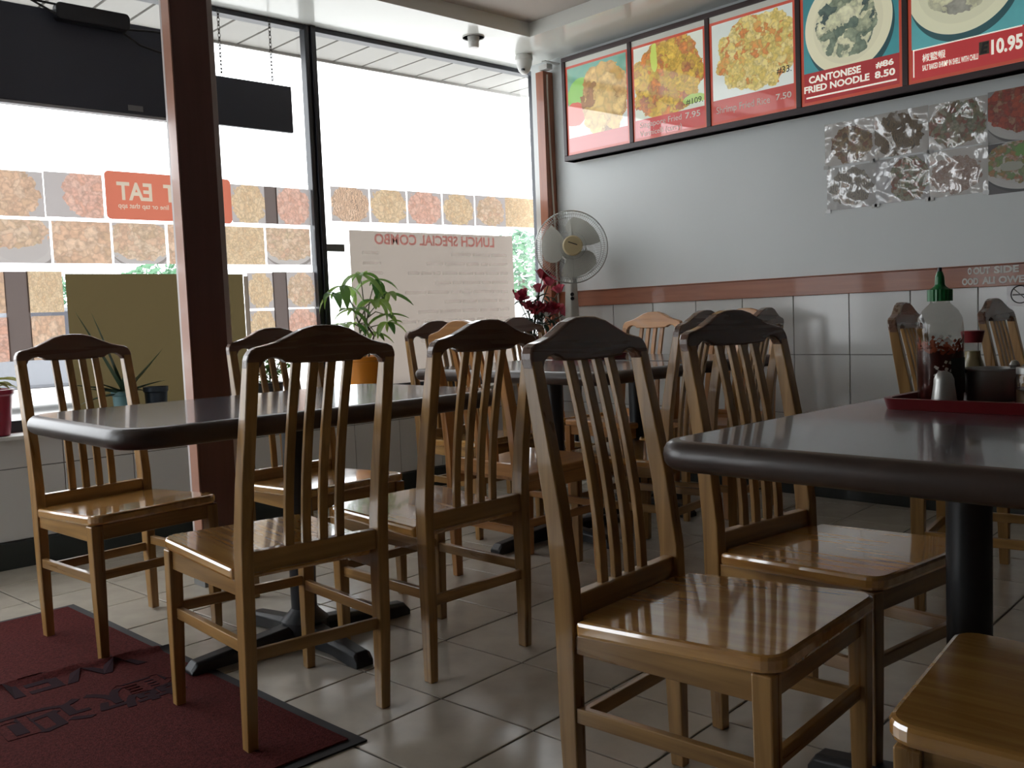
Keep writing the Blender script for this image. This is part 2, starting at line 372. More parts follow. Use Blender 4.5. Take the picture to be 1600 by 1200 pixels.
for k in range(3):
    for c in range(-1, 11):
        yc = 3.934 - TP * (c + .5)
        if yc + TP / 2 > 4.255: yc -= 0
        link('tile', wt_me[k], wr, loc=(RX, yc, (zj[k] + zj[k + 1]) / 2 + .0))
bbr = MB().box(RX - .012, RX, YB, WYI, 0, .110).obj('baseboard_right', BASEB, bevel=.002); tag(bbr, kind='structure')
crail = MB().box(RX - .02, RX, YB, 4.07, .994, 1.083).box(RX - .026, RX, YB, 4.07, 1.083, 1.088).obj('trim_1', RAILW, bevel=.002); tag(crail, kind='structure')
post = MB().box(4.172, RX, 4.07, 4.135, 0, 2.42).obj('trim_2', POSTW, bevel=.002); tag(post, kind='structure')
# wall below the windows
ww = MB().box(XL, 4.405, WYI + .008, 4.44, 0, .530).obj('wall_window', CREAMW); tag(ww, kind='structure')
gb = MB().box(XL, RX, WYI + .005, WYI + .008, .1, .53).obj('grout_bed', WGROUT, ww)
def btile(wd, ht): b = MB(); e = .0022; b.loft([[(-wd / 2, 0, -ht / 2), (wd / 2, 0, -ht / 2), (wd / 2, 0, ht / 2), (-wd / 2, 0, ht / 2)], [(-wd / 2, -.003, -ht / 2), (wd / 2, -.003, -ht / 2), (wd / 2, -.003, ht / 2), (-wd / 2, -.003, ht / 2)], [(-wd / 2 + e, -.005, -ht / 2 + e), (wd / 2 - e, -.005, -ht / 2 + e), (wd / 2 - e, -.005, ht / 2 - e), (-wd / 2 + e, -.005, ht / 2 - e)]]); return b
for za, zb in ((.113, .410), (.410, .530)):
    me = btile(TP - .003, zb - za - .003).mesh('tile', WTILE)
    for c in range(14): link('tile', me, ww, loc=(RX - TP * (c + .5), WYI + .005, (za + zb) / 2))
bbw = MB().box(XL, RX, WYI - .012, WYI + .005, 0, .110).obj('baseboard_window', BASEB, bevel=.002); tag(bbw, kind='structure')
sill = MB().box(XL, 4.40, 4.185, 4.36, .528, .545).obj('trim_3', CREAMW, bevel=.003); tag(sill, kind='structure')
# other walls of the room, behind and left of the camera
LW0, LW1 = 2.9, 4.0     # glazed opening in the left wall
tag(MB().box(XL - .15, XL, YB, LW0, 0, ZC + .1).box(XL - .15, XL, LW1, 4.44, 0, ZC + .1).box(XL - .15, XL, LW0, LW1, 0, .12).box(XL - .15, XL, LW0, LW1, 2.38, ZC + .1).obj('wall_left', WARM), kind='structure')
tag(MB().box(XL - .15, RX + .15, YB - .15, YB, 0, ZC + .1).obj('wall_back', WARM), kind='structure')
# ceiling: glossy lower border, recessed middle
cl = MB()
TX, TY, ZU = 3.822, 3.82, 2.578
cl.box(XL - .15, RX + .15, TY, 4.44, ZC, ZC + .1); cl.box(TX, RX + .15, YB, TY, ZC, ZC + .1); cl.box(XL - .15, -1.1, YB, TY, ZC, ZC + .1); cl.box(-1.1, TX, YB, -2.5, ZC, ZC + .1)
ceil = cl.obj('ceiling', CEIL); tag(ceil, kind='structure')
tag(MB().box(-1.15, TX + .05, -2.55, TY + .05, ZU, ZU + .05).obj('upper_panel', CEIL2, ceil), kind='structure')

# windows
mull = [(2.662, 2.757), (.93, 1.02), (-.78, -.69)]
wins = [(1, 1.02, 2.695), (2, 2.757, 4.405), (3, -.69, .93), (4, -1.75, -.78)]
for n, a, b_ in wins:
    r = struct('window_%d' % n, None, ((a + b_) / 2, GY, .545)); cx = (a + b_) / 2
    def X(v): return v - cx
    MB().box(X(a), X(b_), -.035, .03, 0, .05).obj('bottom_rail', FRAMEM, r, bevel=.003)
    MB().box(X(a), X(b_), -.035, .03, 2.474 - .545, ZC - .545).obj('head_rail', FRAMEM, r, bevel=.003)
    MB().box(X(a), X(b_), 0, .006, .05, 2.474 - .545).obj('pane', GLASS, r)
for k, (a, b_) in enumerate(mull):
    m_ = MB().box(a + .032, a + .058, 4.338, 4.39, .545, ZC).box(a + .058, a + .066, 4.345, 4.39, .545, ZC).box(a + .066, b_, 4.33, 4.39, .545, ZC).obj('trim_%d' % (4 + k), FRAMEM, bevel=.006); tag(m_, kind='structure')
MB().box(4.39, 4.42, 4.345, 4.42, .545, ZC).obj('side_frame', FRAMEM, bpy.data.objects['trim_4'])
r = struct('window_5', None, (XL - .08, (LW0 + LW1) / 2, .12)); hw_ = (LW1 - LW0) / 2
for y0_, y1_, z0_, z1_, nm in ((-hw_, hw_, 0, .06, 'bottom_rail'), (-hw_, hw_, 2.20, 2.26, 'head_rail'), (-hw_, -hw_ + .06, .06, 2.20, 'side_frame'), (hw_ - .06, hw_, .06, 2.20, 'side_frame'), (-.03, .03, .06, 2.20, 'middle_bar')):
    MB().box(-.03, .03, y0_, y1_, z0_, z1_).obj(nm, FRAMEM, r, bevel=.003)
for y0_, y1_ in ((-hw_ + .06, -.03), (.03, hw_ - .06)): MB().box(0, .006, y0_, y1_, .06, 2.20).obj('pane', GLASS, r)
# pillar in the room
pil = MB().box(1.500, 1.640, 3.289, 3.350, 0, ZC).obj('trim_8', PILW, bevel=.003); tag(pil, kind='structure')
MB().box(1.496, 1.692, 3.351, 3.372, 0, ZC).obj('back_board', mat('edge_glint_board', (.55, .50, .50), .35), pil, bevel=.004)  # pale colour stands in for glancing light along the pillar's rounded edge
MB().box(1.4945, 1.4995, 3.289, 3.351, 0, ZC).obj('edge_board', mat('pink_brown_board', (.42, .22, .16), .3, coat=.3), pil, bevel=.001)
MB().box(1.490, 1.70, 3.284, 3.376, 0, .055).obj('metal_shoe', mat('grey_metal_shoe', (.22, .22, .22), .5), pil, bevel=.002)

# ------------------------------------------------------------------ outside
ground = MB().box(-40, 60, 4.44, 70, -.1, -.03).box(-40, XL - .15, -30, 4.44, -.1, -.03).obj('ground', CONC); tag(ground, kind='structure')
sof = struct('trim_9', None, (0, 0, 0)); sof.name = 'trim_9'
me = MB().box(-.0945, .0945, 4.44, 4.85, 2.5, 2.512).mesh('plank', SOFF)
for i in range(33): link('plank', me, sof, loc=(4.732 - i * .2045, 0, 0))
MB().box(-2.2, 4.8, 4.44, 4.85, 2.513, 2.53).obj('groove_backing', mat('groove_grey', (.16, .15, .14), .8), sof)
MB().box(-2.2, 4.8, 4.848, 4.862, 2.485, 2.62).obj('fascia', SOFF, sof, bevel=.002)
MB().box(-2.2, 4.8, 4.40, 4.44, 2.49, 2.62).obj('wall_strip', SOFF, sof)
def tree(x, y, h, r, label, n=900, seed=1):
    rd = random.Random(seed); t = thing('leafy_tree', label, 'tree', (x, y, -.03), 0, 'trees beyond the car park')
    MB().tube([(0, 0, 0), (.05, 0, h * .3), (0, .05, h * .62)], [r * .09, r * .07, r * .03]).obj('trunk', mat('bark', (.12, .09, .07), .9), t)
    b = MB()
    for i in range(n):
        u = Vector((rd.gauss(0, 1), rd.gauss(0, 1), rd.gauss(0, 1))).normalized() * r * rd.uniform(.45, 1) ** .5
        c = Vector((0, 0, h - r * .95)) + Vector((u.x, u.y, u.z * .95)); s = r * rd.uniform(.07, .14)
        a = Vector((rd.gauss(0, 1), rd.gauss(0, 1), rd.gauss(0, 1))).normalized(); d = a.orthogonal().normalized()
        b.add([c - a * s, c + d * s * .5, c + a * s, c - d * s * .5], [(0, 1, 2, 3)])
    tag(b.obj('crown', LEAFO, t), kind='stuff')
tree(19.4, 20.0, 3.3, 1.15, 'green tree right of the paper lunch menu, seen through the window', seed=3)
tree(22.6, 23.5, 3.9, 1.5, 'green tree beyond the tree by the lunch menu, partly behind the window edge', seed=4)
tree(11.0, 26.0, 2.9, 1.3, 'green tree top peeking above the olive board beside the brown pillar', seed=5)
tree(9.0, 27.0, 2.6, .9, 'small green tree top above the left part of the olive board', seed=6)
fw = thing('low_wall', 'low white wall across the car park below the trees', 'wall', (10, 17.5, 0))
MB().box(-14, 24, -.1, .1, -.03, 1.35).obj('wall_body', mat('white_render', (.8, .8, .78), .8), fw)
MB().box(-14, 24, -.14, .14, 1.35, 1.42).obj('coping', CONC, fw)
car = thing('car', 'dark grey parked car outside, glimpsed under the window photos at far left', 'car', (4.1, 13.6, -.03))
cm = mat('dark_car_paint', (.10, .105, .12), .25, coat=.8)
prof = [(-2.1, .32), (-2.12, .62), (-1.95, .78), (-1.2, .86), (-.65, 1.32), (.7, 1.36), (1.3, .95), (2.0, .85), (2.12, .6), (2.1, .3)]
MB().loft([[(x, -.82, z) for x, z in prof], [(x, .82, z) for x, z in prof]]).obj('car_body', cm, car, bevel=.05)
wp = [(-1.02, .9), (-.58, 1.26), (.62, 1.29), (1.1, .95)]
for sy in (-.826, .816): MB().loft([[(x, sy, z) for x, z in wp], [(x, sy + .01, z) for x, z in wp]]).obj('side_window', mat('car_glass', (.02, .02, .03), .1), car)
for wx in (-1.35, 1.35):
    for wy in (-.78, .6):
        b = MB(); b.loft([[(wx + .31 * math.cos(2 * PI * i / 20), wy + k, .31 + .31 * math.sin(2 * PI * i / 20)) for i in range(20)] for k in (0, .18)]); b.obj('wheel', BLACK, car)
for wx in (-2.1, 2.08): MB().box(wx, wx + .04, -.7, -.45, .58, .7).obj('lamp', WHITE, car)

# ------------------------------------------------------------------ chairs
def chair_parts(t, wx, wy, wz, sm, cx):
    n = 0
    for s in (-1, 1):      # rear leg runs up into the back post
        rings = []
        for z, f, hs, hd, sx in ((0, .004, .0125, .015, .176), (.2, .0, .0145, .019, .176), (.40, 0, .015, .021, .176), (.47, -.002, .015, .021, .176), (.60, -.017, .0148, .019, .175), (.74, -.042, .0145, .017, .1735), (.870, -.066, .0145, .0135, .172)):
            rings.append([(s * sx - hs, f - hd, z), (s * sx + hs, f - hd, z), (s * sx + hs, f + hd, z), (s * sx - hs, f + hd, z)])
        MB().loft(rings).obj('rear_leg', wz, t, bevel=.003)
    for s in (-1, 1):
        rings = [[(s * .184 - a, .385 - a, z), (s * .184 + a, .385 - a, z), (s * .184 + a, .385 + a, z), (s * .184 - a, .385 + a, z)] for z, a in ((0, .0125), (.2, .016), (.397, .0175))]
        MB().loft(rings).obj('front_leg', wz, t, bevel=.003)
    # crest rail
    half = [(0, .945), (.03, .9435), (.06, .936), (.09, .922), (.12, .909), (.148, .902), (.165, .899), (.178, .893), (.185, .882), (.1875, .872), (.1868, .852), (.157, .854), (.150, .866), (.137, .874), (.12, .876), (.104, .871), (.094, .864), (.06, .862), (0, .861)]
    out = half + [(-x, z) for x, z in half[-2:0:-1]]
    def lean(z): return -.066 - (z - .87) * .2
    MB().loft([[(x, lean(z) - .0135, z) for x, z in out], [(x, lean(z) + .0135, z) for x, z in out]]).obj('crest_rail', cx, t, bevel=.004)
    for sx in (-.066, -.022, .022, .066):
        rings = []
        for k in range(9):
            q = k / 8; z = .444 + q * .422; f = -.002 + (-.066 + .002) * (q ** 1.35) + .006 * math.sin(PI * q)
            rings.append([(sx - .011, f - .006, z), (sx + .011, f - .006, z), (sx + .011, f + .006, z), (sx - .011, f + .006, z)])
        MB().loft(rings).obj('slat', wz, t, bevel=.002)
    MB().box(-.162, .162, -.013, .012, .400, .448).obj('lower_rail', wx, t, bevel=.003)
    # seat board, slightly falling to the back, rounded front corners, let in between the posts
    poly = [(-.160, .0125), (.160, .0125), (.160, .028), (.194, .028)]
    for i in range(7):
        a = math.radians(-5 + 100 * i / 6); poly.append((.165 + .038 * math.cos(a), .377 + .038 * math.sin(a)))
    for i in range(7):
        a = math.radians(85 + 100 * i / 6); poly.append((-.165 + .038 * math.cos(a), .377 + .038 * math.sin(a)))
    poly += [(-.194, .028), (-.160, .028)]
    def zs(y): return .410 + (y - .01) * .045
    MB().loft([[(x, y, zs(y) - .029) for x, y in poly], [(x, y, zs(y)) for x, y in poly]]).obj('seat', sm, t, bevel=.009)
    for s in (-1, 1):
        MB().loft([[(s * (.176 + .008 * q) - .009, y, zb) for y, zb in ((y_, .348), (y_, zs(y_) - .028))] + [(s * (.176 + .008 * q) + .009, y_, zs(y_) - .028), (s * (.176 + .008 * q) + .009, y_, .348)] for q, y_ in ((0, .02), (1, .37))]).obj('apron', wy, t, bevel=.002)
        MB().box(s * .179 - .008, s * .179 + .008, .018, .37, .222, .250).obj('stretcher', wy, t, bevel=.002)
    MB().box(-.168, .168, .377, .393, .352, .397).obj('apron', wx, t, bevel=.002)
    MB().box(-.169, .169, .377, .391, .236, .262).obj('stretcher', wx, t, bevel=.002)
    MB().box(-.162, .162, -.007, .007, .200, .228).obj('stretcher', wx, t, bevel=.002)
GRP = 'slat-back wooden chairs around the tables'
CH = [  # label, x, y, yaw, lit wood, z
 ('wooden chair facing us at the left table, its front legs on the red mat', 1.083, 3.172, 186.0, 0, .006),
 ('wooden chair with its back to us and its left legs on the red mat', 1.126, 1.906, -2.0, 0, .0038),
 ('wooden chair, back to us, just right of the one standing on the mat', 1.658, 1.939, 1.3, 0, 0),
 ('wooden chair facing us behind the brown pillar, partly hidden by the table', 1.731, 3.036, 181, 0, 0),
 ('dark wooden chair facing us at the far tables, below the paper lunch menu', 2.80, 3.42, 180, 0, 0),
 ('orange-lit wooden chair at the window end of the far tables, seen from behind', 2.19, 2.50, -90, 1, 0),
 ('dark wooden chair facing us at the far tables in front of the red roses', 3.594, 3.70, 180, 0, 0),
 ('orange-lit wooden chair against the tiled wall at the end of the far tables', 3.80, 3.055, 90, 1, 0),
 ('dark wooden chair with its back to us at the near side of the far tables', 2.85, 2.10, 8, 0, 0),
 ('greyish wooden chair behind the dark-backed chairs, back to us close to the tiled wall', 3.31, 2.13, 10, 0, 0),
 ('nearest wooden chair with a glossy seat, its whole leaning back in view', 1.370, 1.169, -174.6, 0, 0),
 ('wooden chair with a bright glossy seat, right behind the nearest chair', 1.925, 1.21, -184.5, 0, 0),
 ('wooden chair of which only the brown seat corner and leg show beneath the table edge', 1.376, .157, 9.2, 0, 0),
 ('wooden chair seen edge-on behind the red sauce bottle, by the tiled wall', 3.0, 1.27, 191, 0, 0),
 ('wooden chair seen edge-on below the no smoking sticker', 3.70, 1.25, 184, 0, 0),
 ('orange-lit wooden chair of which only the crest peeks between dark chair backs', 3.95, 2.605, 90, 1, 0)]
src = {}
for lab, x, y, a, li, z in CH:
    if li not in src:
        t = thing('slat_back_chair', lab, 'chair', (x, y, z), math.radians(a), GRP)
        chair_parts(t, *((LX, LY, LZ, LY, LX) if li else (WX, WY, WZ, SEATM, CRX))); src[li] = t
    else: t = dup(src[li], lab, (x, y, z), math.radians(a), GRP)
    t.rotation_euler.y = math.radians(1.25 if 'left legs on the red mat' in lab else 0)   # this one stands half on the mat and tilts

# ------------------------------------------------------------------ tables
def table(label, x0, x1, y0, y1, colx, coly, r=.07, mat_arm=-1):
    cx, cy = (x0 + x1) / 2, (y0 + y1) / 2
    t = thing('dining_table', label, 'table', (colx, coly, 0), 0, 'dark laminate pedestal tables'); X = lambda v: v - colx; Y = lambda v: v - coly
    inset = .028
    p = rrect(X(x0) + inset, X(x1) - inset, Y(y0) + inset, Y(y1) - inset, max(.01, r - inset))
    MB().prism(p, .700, .737).obj('tabletop', LAM, t)
    rings = []
    for k in range(9):     # bullnose edge band
        a = PI * k / 8 - PI / 2; off = .022 * (1 - math.cos(a)) ; z = .712 + .0245 * math.sin(a)
        rings.append([(px_, py_, z) for px_, py_ in rrect(X(x0) + off, X(x1) - off, Y(y0) + off, Y(y1) - off, max(.02, r - off))])
    inner = [(px_, py_) for px_, py_ in rrect(X(x0) + inset, X(x1) - inset, Y(y0) + inset, Y(y1) - inset, max(.01, r - inset))]
    rings = [[(a, b, .690) for a, b in inner]] + rings + [[(a, b, .7368) for a, b in inner]]
    MB().loft(rings, cap=False).obj('edge_band', EDGEX, t, smooth=True)
    MB().box(-.2, .2, -.2, .2, .688, .699).obj('mounting_plate', BLACK, t)
    MB().lathe([(.038, .04), (.038, .688)], 24).obj('column', BLACK, t, smooth=True)
    MB().lathe([(.07, .03), (.07, .075), (.045, .10), (.038, .11)], 20).obj('hub', BLACK, t, smooth=True)
    for a in range(4):
        L_ = (.37 if a % 2 == 0 else .31); rings = []
        for q in (0, .3, .6, .85, .95, 1.0):
            h = .075 - .035 * q - (.02 if q == 1.0 else 0); hw = .035 - .007 * q; zb = (.0105 if a == mat_arm else 0.0) if q > .8 else .012
            x = q * L_; c, s_ = math.cos(a * PI / 2), math.sin(a * PI / 2)
            rings.append([(x * c - v * s_, x * s_ + v * c, z) for v, z in ((-hw, zb), (hw, zb), (hw, h * .8), (hw * .6, h), (-hw * .6, h), (-hw, h * .8))])
        MB().loft(rings).obj('base_arm', BLACK, t, bevel=.003)
    return t
table('dark laminate table with wooden edge near the brown pillar, four chairs around it', .765, 1.92, 2.045, 2.80, 1.425, 2.47, .11, 2)
table('far laminate table nearer the window, pushed against its twin', 2.512, 3.188, 2.225, 3.33, 2.852, 2.79, .05)
table('far laminate table nearer the tiled wall, pushed against its twin', 3.192, 3.73, 2.225, 3.33, 3.51, 2.88, .05)
table('nearest dark laminate table carrying the red tray of sauces', 1.215, 2.20, .30, .985, 1.715, .66, .075)

# ------------------------------------------------------------------ sauces on the near table
ZT = .7372
tr = thing('serving_tray', 'red plastic tray holding the sauces on the nearest table', 'tray', (1.965, .70, ZT))
b = MB(); o1 = rrect(-.160, .165, -.19, .160, .03); o2 = rrect(-.166, .171, -.196, .166, .035); i1 = rrect(-.152, .157, -.182, .152, .025)
b.loft([[(x, y, 0) for x, y in o1], [(x, y, .022) for x, y in o2], [(x, y, .022) for x, y in i1], [(x, y, .005) for x, y in i1]]); b.obj('tray_body', RED, tr, smooth=True)
def clear(name, tint, rough=.05): return thin_glass(name, tint, 1.2)
CLEAR = clear('clear_plastic', (.80, .79, .77)); ZB = ZT + .0055
bt = thing('sauce_bottle', 'squeeze bottle of red chilli sauce with green cap, half empty', 'bottle', (1.932, .797, ZB))
prof = [(.039, 0), (.043, .006), (.0442, .05), (.0442, .135), (.0435, .150), (.041, .170), (.033, .185), (.022, .196), (.0185, .200), (.0185, .206)]
MB().lathe(prof, 32, cap=False).obj('bottle_wall', CLEAR, bt, smooth=True)
MB().lathe([(.001, .001), (.0405, .003), (.0425, .01), (.0428, .098), (.042, .105), (.001, .106)], 32).obj('sauce', mat('chilli_sauce', (.075, .009, .005), .3), bt, smooth=True)
rd = random.Random(2); b = MB()
for i in range(240):
    a = rd.uniform(0, 2 * PI); z = .102 + abs(rd.gauss(0, .010)) + .004 * math.sin(a * 3); r_ = .0434; s_ = rd.uniform(.0015, .005)
    b.add([(r_ * math.cos(a + dx * s_ / r_), r_ * math.sin(a + dx * s_ / r_), z + dz * s_) for dx, dz in ((-1, 0), (0, -1), (1, 0), (0, 1))], [(0, 1, 2, 3)])
tag(b.obj('sauce_smears', mat('orange_smear', (.40, .07, .02), .4), bt), kind='stuff')
b = MB()
for i in range(46):    # pale printed emblem and marks on the bottle
    a = math.radians(215 + rd.uniform(-26, 14)); z = rd.choice([rd.uniform(.012, .03), rd.uniform(.045, .085), rd.uniform(.115, .135)]); s_ = rd.uniform(.0015, .0045); r_ = .0446
    b.add([(r_ * math.cos(a + dx * s_ / r_), r_ * math.sin(a + dx * s_ / r_), z + dz * s_) for dx, dz in ((-1, -.4), (.2, -1), (1, .5), (-.3, 1))], [(0, 1, 2, 3)])
b.obj('printed_emblem', mat('white_print', (.62, .58, .54), .5), bt)
b = MB(); b.loft([[(.0447 * math.cos(math.radians(a)), .0447 * math.sin(math.radians(a)), z) for a in range(228, 326, 7)] for z in (.02, .09)], cap=False, close=False)
b.obj('label', mat('dark_green_label', (.02, .028, .02), .5), bt)
GREENC = mat('green_cap', (.01, .16, .045), .35)
b = MB(); n = 40; b.loft([[((.0225 + (.0012 if i % 2 else 0)) * math.cos(2 * PI * i / n), (.0225 + (.0012 if i % 2 else 0)) * math.sin(2 * PI * i / n), z) for i in range(n)] for z in (.203, .226)])
b.lathe([(.020, .226), (.012, .232), (.0095, .236), (.0085, .252), (.005, .262), (.0035, .263)], 20)
cp = b.obj('cap', GREENC, bt); MB().lathe([(.0042, .2625), (.0038, .270), (.001, .2705)], 12).obj('nozzle_tip', BLACK, cp)
sh = thing('pepper_shaker', 'small steel shaker with domed top in front of the sauce bottle', 'shaker', (1.868, .764, ZB))
MB().lathe([(.024, 0), (.0245, .004), (.019, .042), (.0185, .044)], 24).obj('shaker_body', STEEL, sh, smooth=True)
MB().lathe([(.0192, .044), (.0185, .052), (.014, .062), (.006, .067), (.001, .068)], 24).obj('domed_top', STEEL, sh, smooth=True)
pt = thing('steel_pot', 'low stainless steel condiment pot with side lugs on the red tray', 'pot', (2.003, .729, ZB))
MB().lathe([(.048, 0), (.050, .004), (.050, .060), (.0525, .062), (.0525, .065), (.048, .065), (.047, .006), (.001, .006)], 36).obj('pot_body', STEEL, pt, smooth=True)
MB().tube([(-.040 + .0, .036, .060), (-.052, .044, .071), (-.062, .036, .071), (-.052, .024, .060)], .0035, 8).obj('lug', BLACK, pt, smooth=True)
MB().tube([(.030, -.045, .058), (.043, -.06, .074), (.058, -.075, .078), (.07, -.09, .074)], .004, 8).obj('handle', STEEL, pt, smooth=True)
MB().lathe([(.008, 0), (.010, .006), (.006, .014), (.001, .016)], 14, (.022, -.040, .064)).obj('knob', STEEL, pt, smooth=True)
sy = thing('soy_bottle', 'waisted glass soy sauce bottle with red cap behind the steel pot', 'bottle', (2.078, .79, ZB))
MB().lathe([(.028, 0), (.031, .004), (.031, .035), (.026, .055), (.016, .085), (.0155, .095), (.018, .115)], 28, cap=False).obj('bottle_wall', CLEAR, sy, smooth=True)
MB().lathe([(.001, .002), (.028, .003), (.0295, .034), (.0245, .054), (.0155, .083), (.0145, .095), (.001, .096)], 28).obj('liquid', mat('pale_yellow_liquid', (.42, .36, .20), .2), sy, smooth=True)
MB().lathe([(.0185, .113), (.0235, .136), (.022, .138), (.001, .138)], 24).obj('cap', mat('red_cap', (.22, .02, .025), .35), sy, smooth=True)
gj = thing('glass_jar', 'small clear glass jar at the right end of the red tray', 'jar', (1.935, .625, ZB))
MB().lathe([(.03, 0), (.032, .004), (.032, .05), (.028, .058), (.028, .064)], 24, cap=False).obj('jar_wall', CLEAR, gj, smooth=True)
MB().lathe([(.001, .003), (.029, .004), (.029, .03), (.001, .031)], 20).obj('contents', mat('amber_sauce', (.16, .10, .05), .4), gj, smooth=True)
MB().lathe([(.0295, .060), (.0295, .072), (.001, .074)], 20).obj('lid', STEEL, gj, smooth=True)
t2 = thing('serving_tray', 'small red tray on the far tables, seen between chair slats', 'tray', (3.30, 2.99, ZT))
b = MB(); o1 = rrect(-.11, .11, -.15, .15, .03); o2 = rrect(-.116, .116, -.156, .156, .035); i1 = rrect(-.10, .10, -.14, .14, .025)
b.loft([[(x, y, 0) for x, y in o1], [(x, y, .024) for x, y in o2], [(x, y, .024) for x, y in i1], [(x, y, .005) for x, y in i1]]); b.obj('tray_body', RED, t2, smooth=True)
p2 = thing('steel_pot', 'small steel pot standing in the red tray on the far tables', 'pot', (3.30, 2.99, ZB))
MB().lathe([(.042, 0), (.044, .004), (.044, .05), (.046, .052), (.042, .052), (.041, .006), (.001, .006)], 28).obj('pot_body', STEEL, p2, smooth=True)

# ------------------------------------------------------------------ entrance mat
MX0, MX1, MY0, MY1 = -.75, 1.125, 1.77, 3.455
mt = thing('door_mat', 'large worn red entrance mat with black lettering and dark rubber edge', 'mat', (0, 0, 0))
def mz(x, y):
    yl = 2.735 + (1.1 - x) * .10; return .009 + .014 * math.exp(-((y - yl) / .016) ** 2) * max(0, min(1, (x - .3) / .5)) + .002 * math.sin(x * 9) * math.sin(y * 7)
def mx1(y): return 1.162 - (y - 1.77) * .047
b = MB(); nx, ny = 46, 110
for (inset, nm) in ((.03, 'pile'), (0, 'rubber_edge')):
    b = MB(); vs = []; ys = [MY0 + inset + (MY1 - MY0 - 2 * inset) * j / ny for j in range(ny + 1)]
    for y in ys:
        for i in range(nx + 1):
            x = MX0 + inset + (mx1(y) - MX0 - 2 * inset) * i / nx; vs.append((x, y, mz(x, y) - (0 if nm == 'pile' else .0045)))
    b.add(vs, [(j * (nx + 1) + i, j * (nx + 1) + i + 1, (j + 1) * (nx + 1) + i + 1, (j + 1) * (nx + 1) + i) for j in range(ny) for i in range(nx)])
    ring = [i for i in range(nx + 1)] + [j * (nx + 1) + nx for j in range(1, ny + 1)] + [ny * (nx + 1) + i for i in range(nx - 1, -1, -1)] + [j * (nx + 1) for j in range(ny - 1, 0, -1)]
    k0 = len(b.v); b.v += [(b.v[i][0], b.v[i][1], 0.0005) for i in ring]; n = len(ring)
    for q in range(n): b.f.append((ring[q], k0 + q, k0 + (q + 1) % n, ring[(q + 1) % n])); b.m.append(0)
    m_ = mat('red_mat_pile', (.085, .018, .017), .95, spec=.1, bump=.8, bscale=260, var=.35, vscale=120) if nm == 'pile' else mat('mat_rubber', (.03, .03, .034), .7)
    b.obj(nm, m_, mt, smooth=True)
MTX = mat('mat_black_print', (.028, .012, .017), .95, spec=.1)
def mat_text(body, x0, x1, y0, y1, bold):
    me = text_mesh(body, x1 - x0, y1 - y0, MTX, bold, upside=True, depth=.0015)
    for v in me.vertices: v.co = (x0 + v.co.x, y0 + v.co.y, mz(x0 + v.co.x, y0 + v.co.y) - .0002 + v.co.z)
    o = link('lettering', me, mt)
mat_text('WELCOME', .06, 1.02, 2.655, 2.80, .02)
mat_text('\u6b61\u8fce\u5149\u81e8', .12, 1.02, 2.37, 2.545, .015)

# ------------------------------------------------------------------ menu light box on the right wall
BX = 4.17; MZ0, MZ1 = 1.856, 2.458; YL = 3.918
FRM = mat('dark_brown_frame', (.04, .02, .022), .4)
REDF = mat('red_film_border', (.42, .05, .03), .3, emit=(.55, .08, .04), estr=LIT * .8, coat=1)
WFILM = mat('pale_film', (.62, .64, .60), .3, emit=(.6, .62, .56), estr=LIT * .35)
mb = thing('menu_light_box', 'long dark-framed light box of dish photographs with prices, high on the right wall', 'menu board', M=wall_right_M(BX, YL, MZ0))
Wb = YL - .80; Hb = MZ1 - MZ0
MB().box(0, Wb, 0, Hb, -.085, -.012).obj('box_body', FRM, mb)
MB().box(0, Wb, 0, .030, -.085, 0).obj('bottom_frame', FRM, mb, bevel=.003)
MB().box(0, Wb, Hb - .026, Hb, -.085, 0).obj('top_frame', FRM, mb, bevel=.003)
MB().box(0, .026, .03, Hb - .026, -.085, 0).obj('end_frame', FRM, mb, bevel=.003)
div = [(.0, .026)] + [(.514 + .5135 * k - .0135, .514 + .5135 * k + .0135) for k in range(6)]
TXW = mat('white_print_lit', (.72, .70, .62), .4, emit=(.8, .77, .66), estr=LIT * 1.25)
TXP = mat('pale_print', (.62, .58, .52), .4, emit=(.6, .55, .5), estr=LIT * .5)
TXK = mat('black_print', (.015, .015, .015), .4)
CHK = [(.55, .33, .10), (.62, .42, .12), (.40, .20, .06), (.70, .50, .17), (.30, .14, .05)]
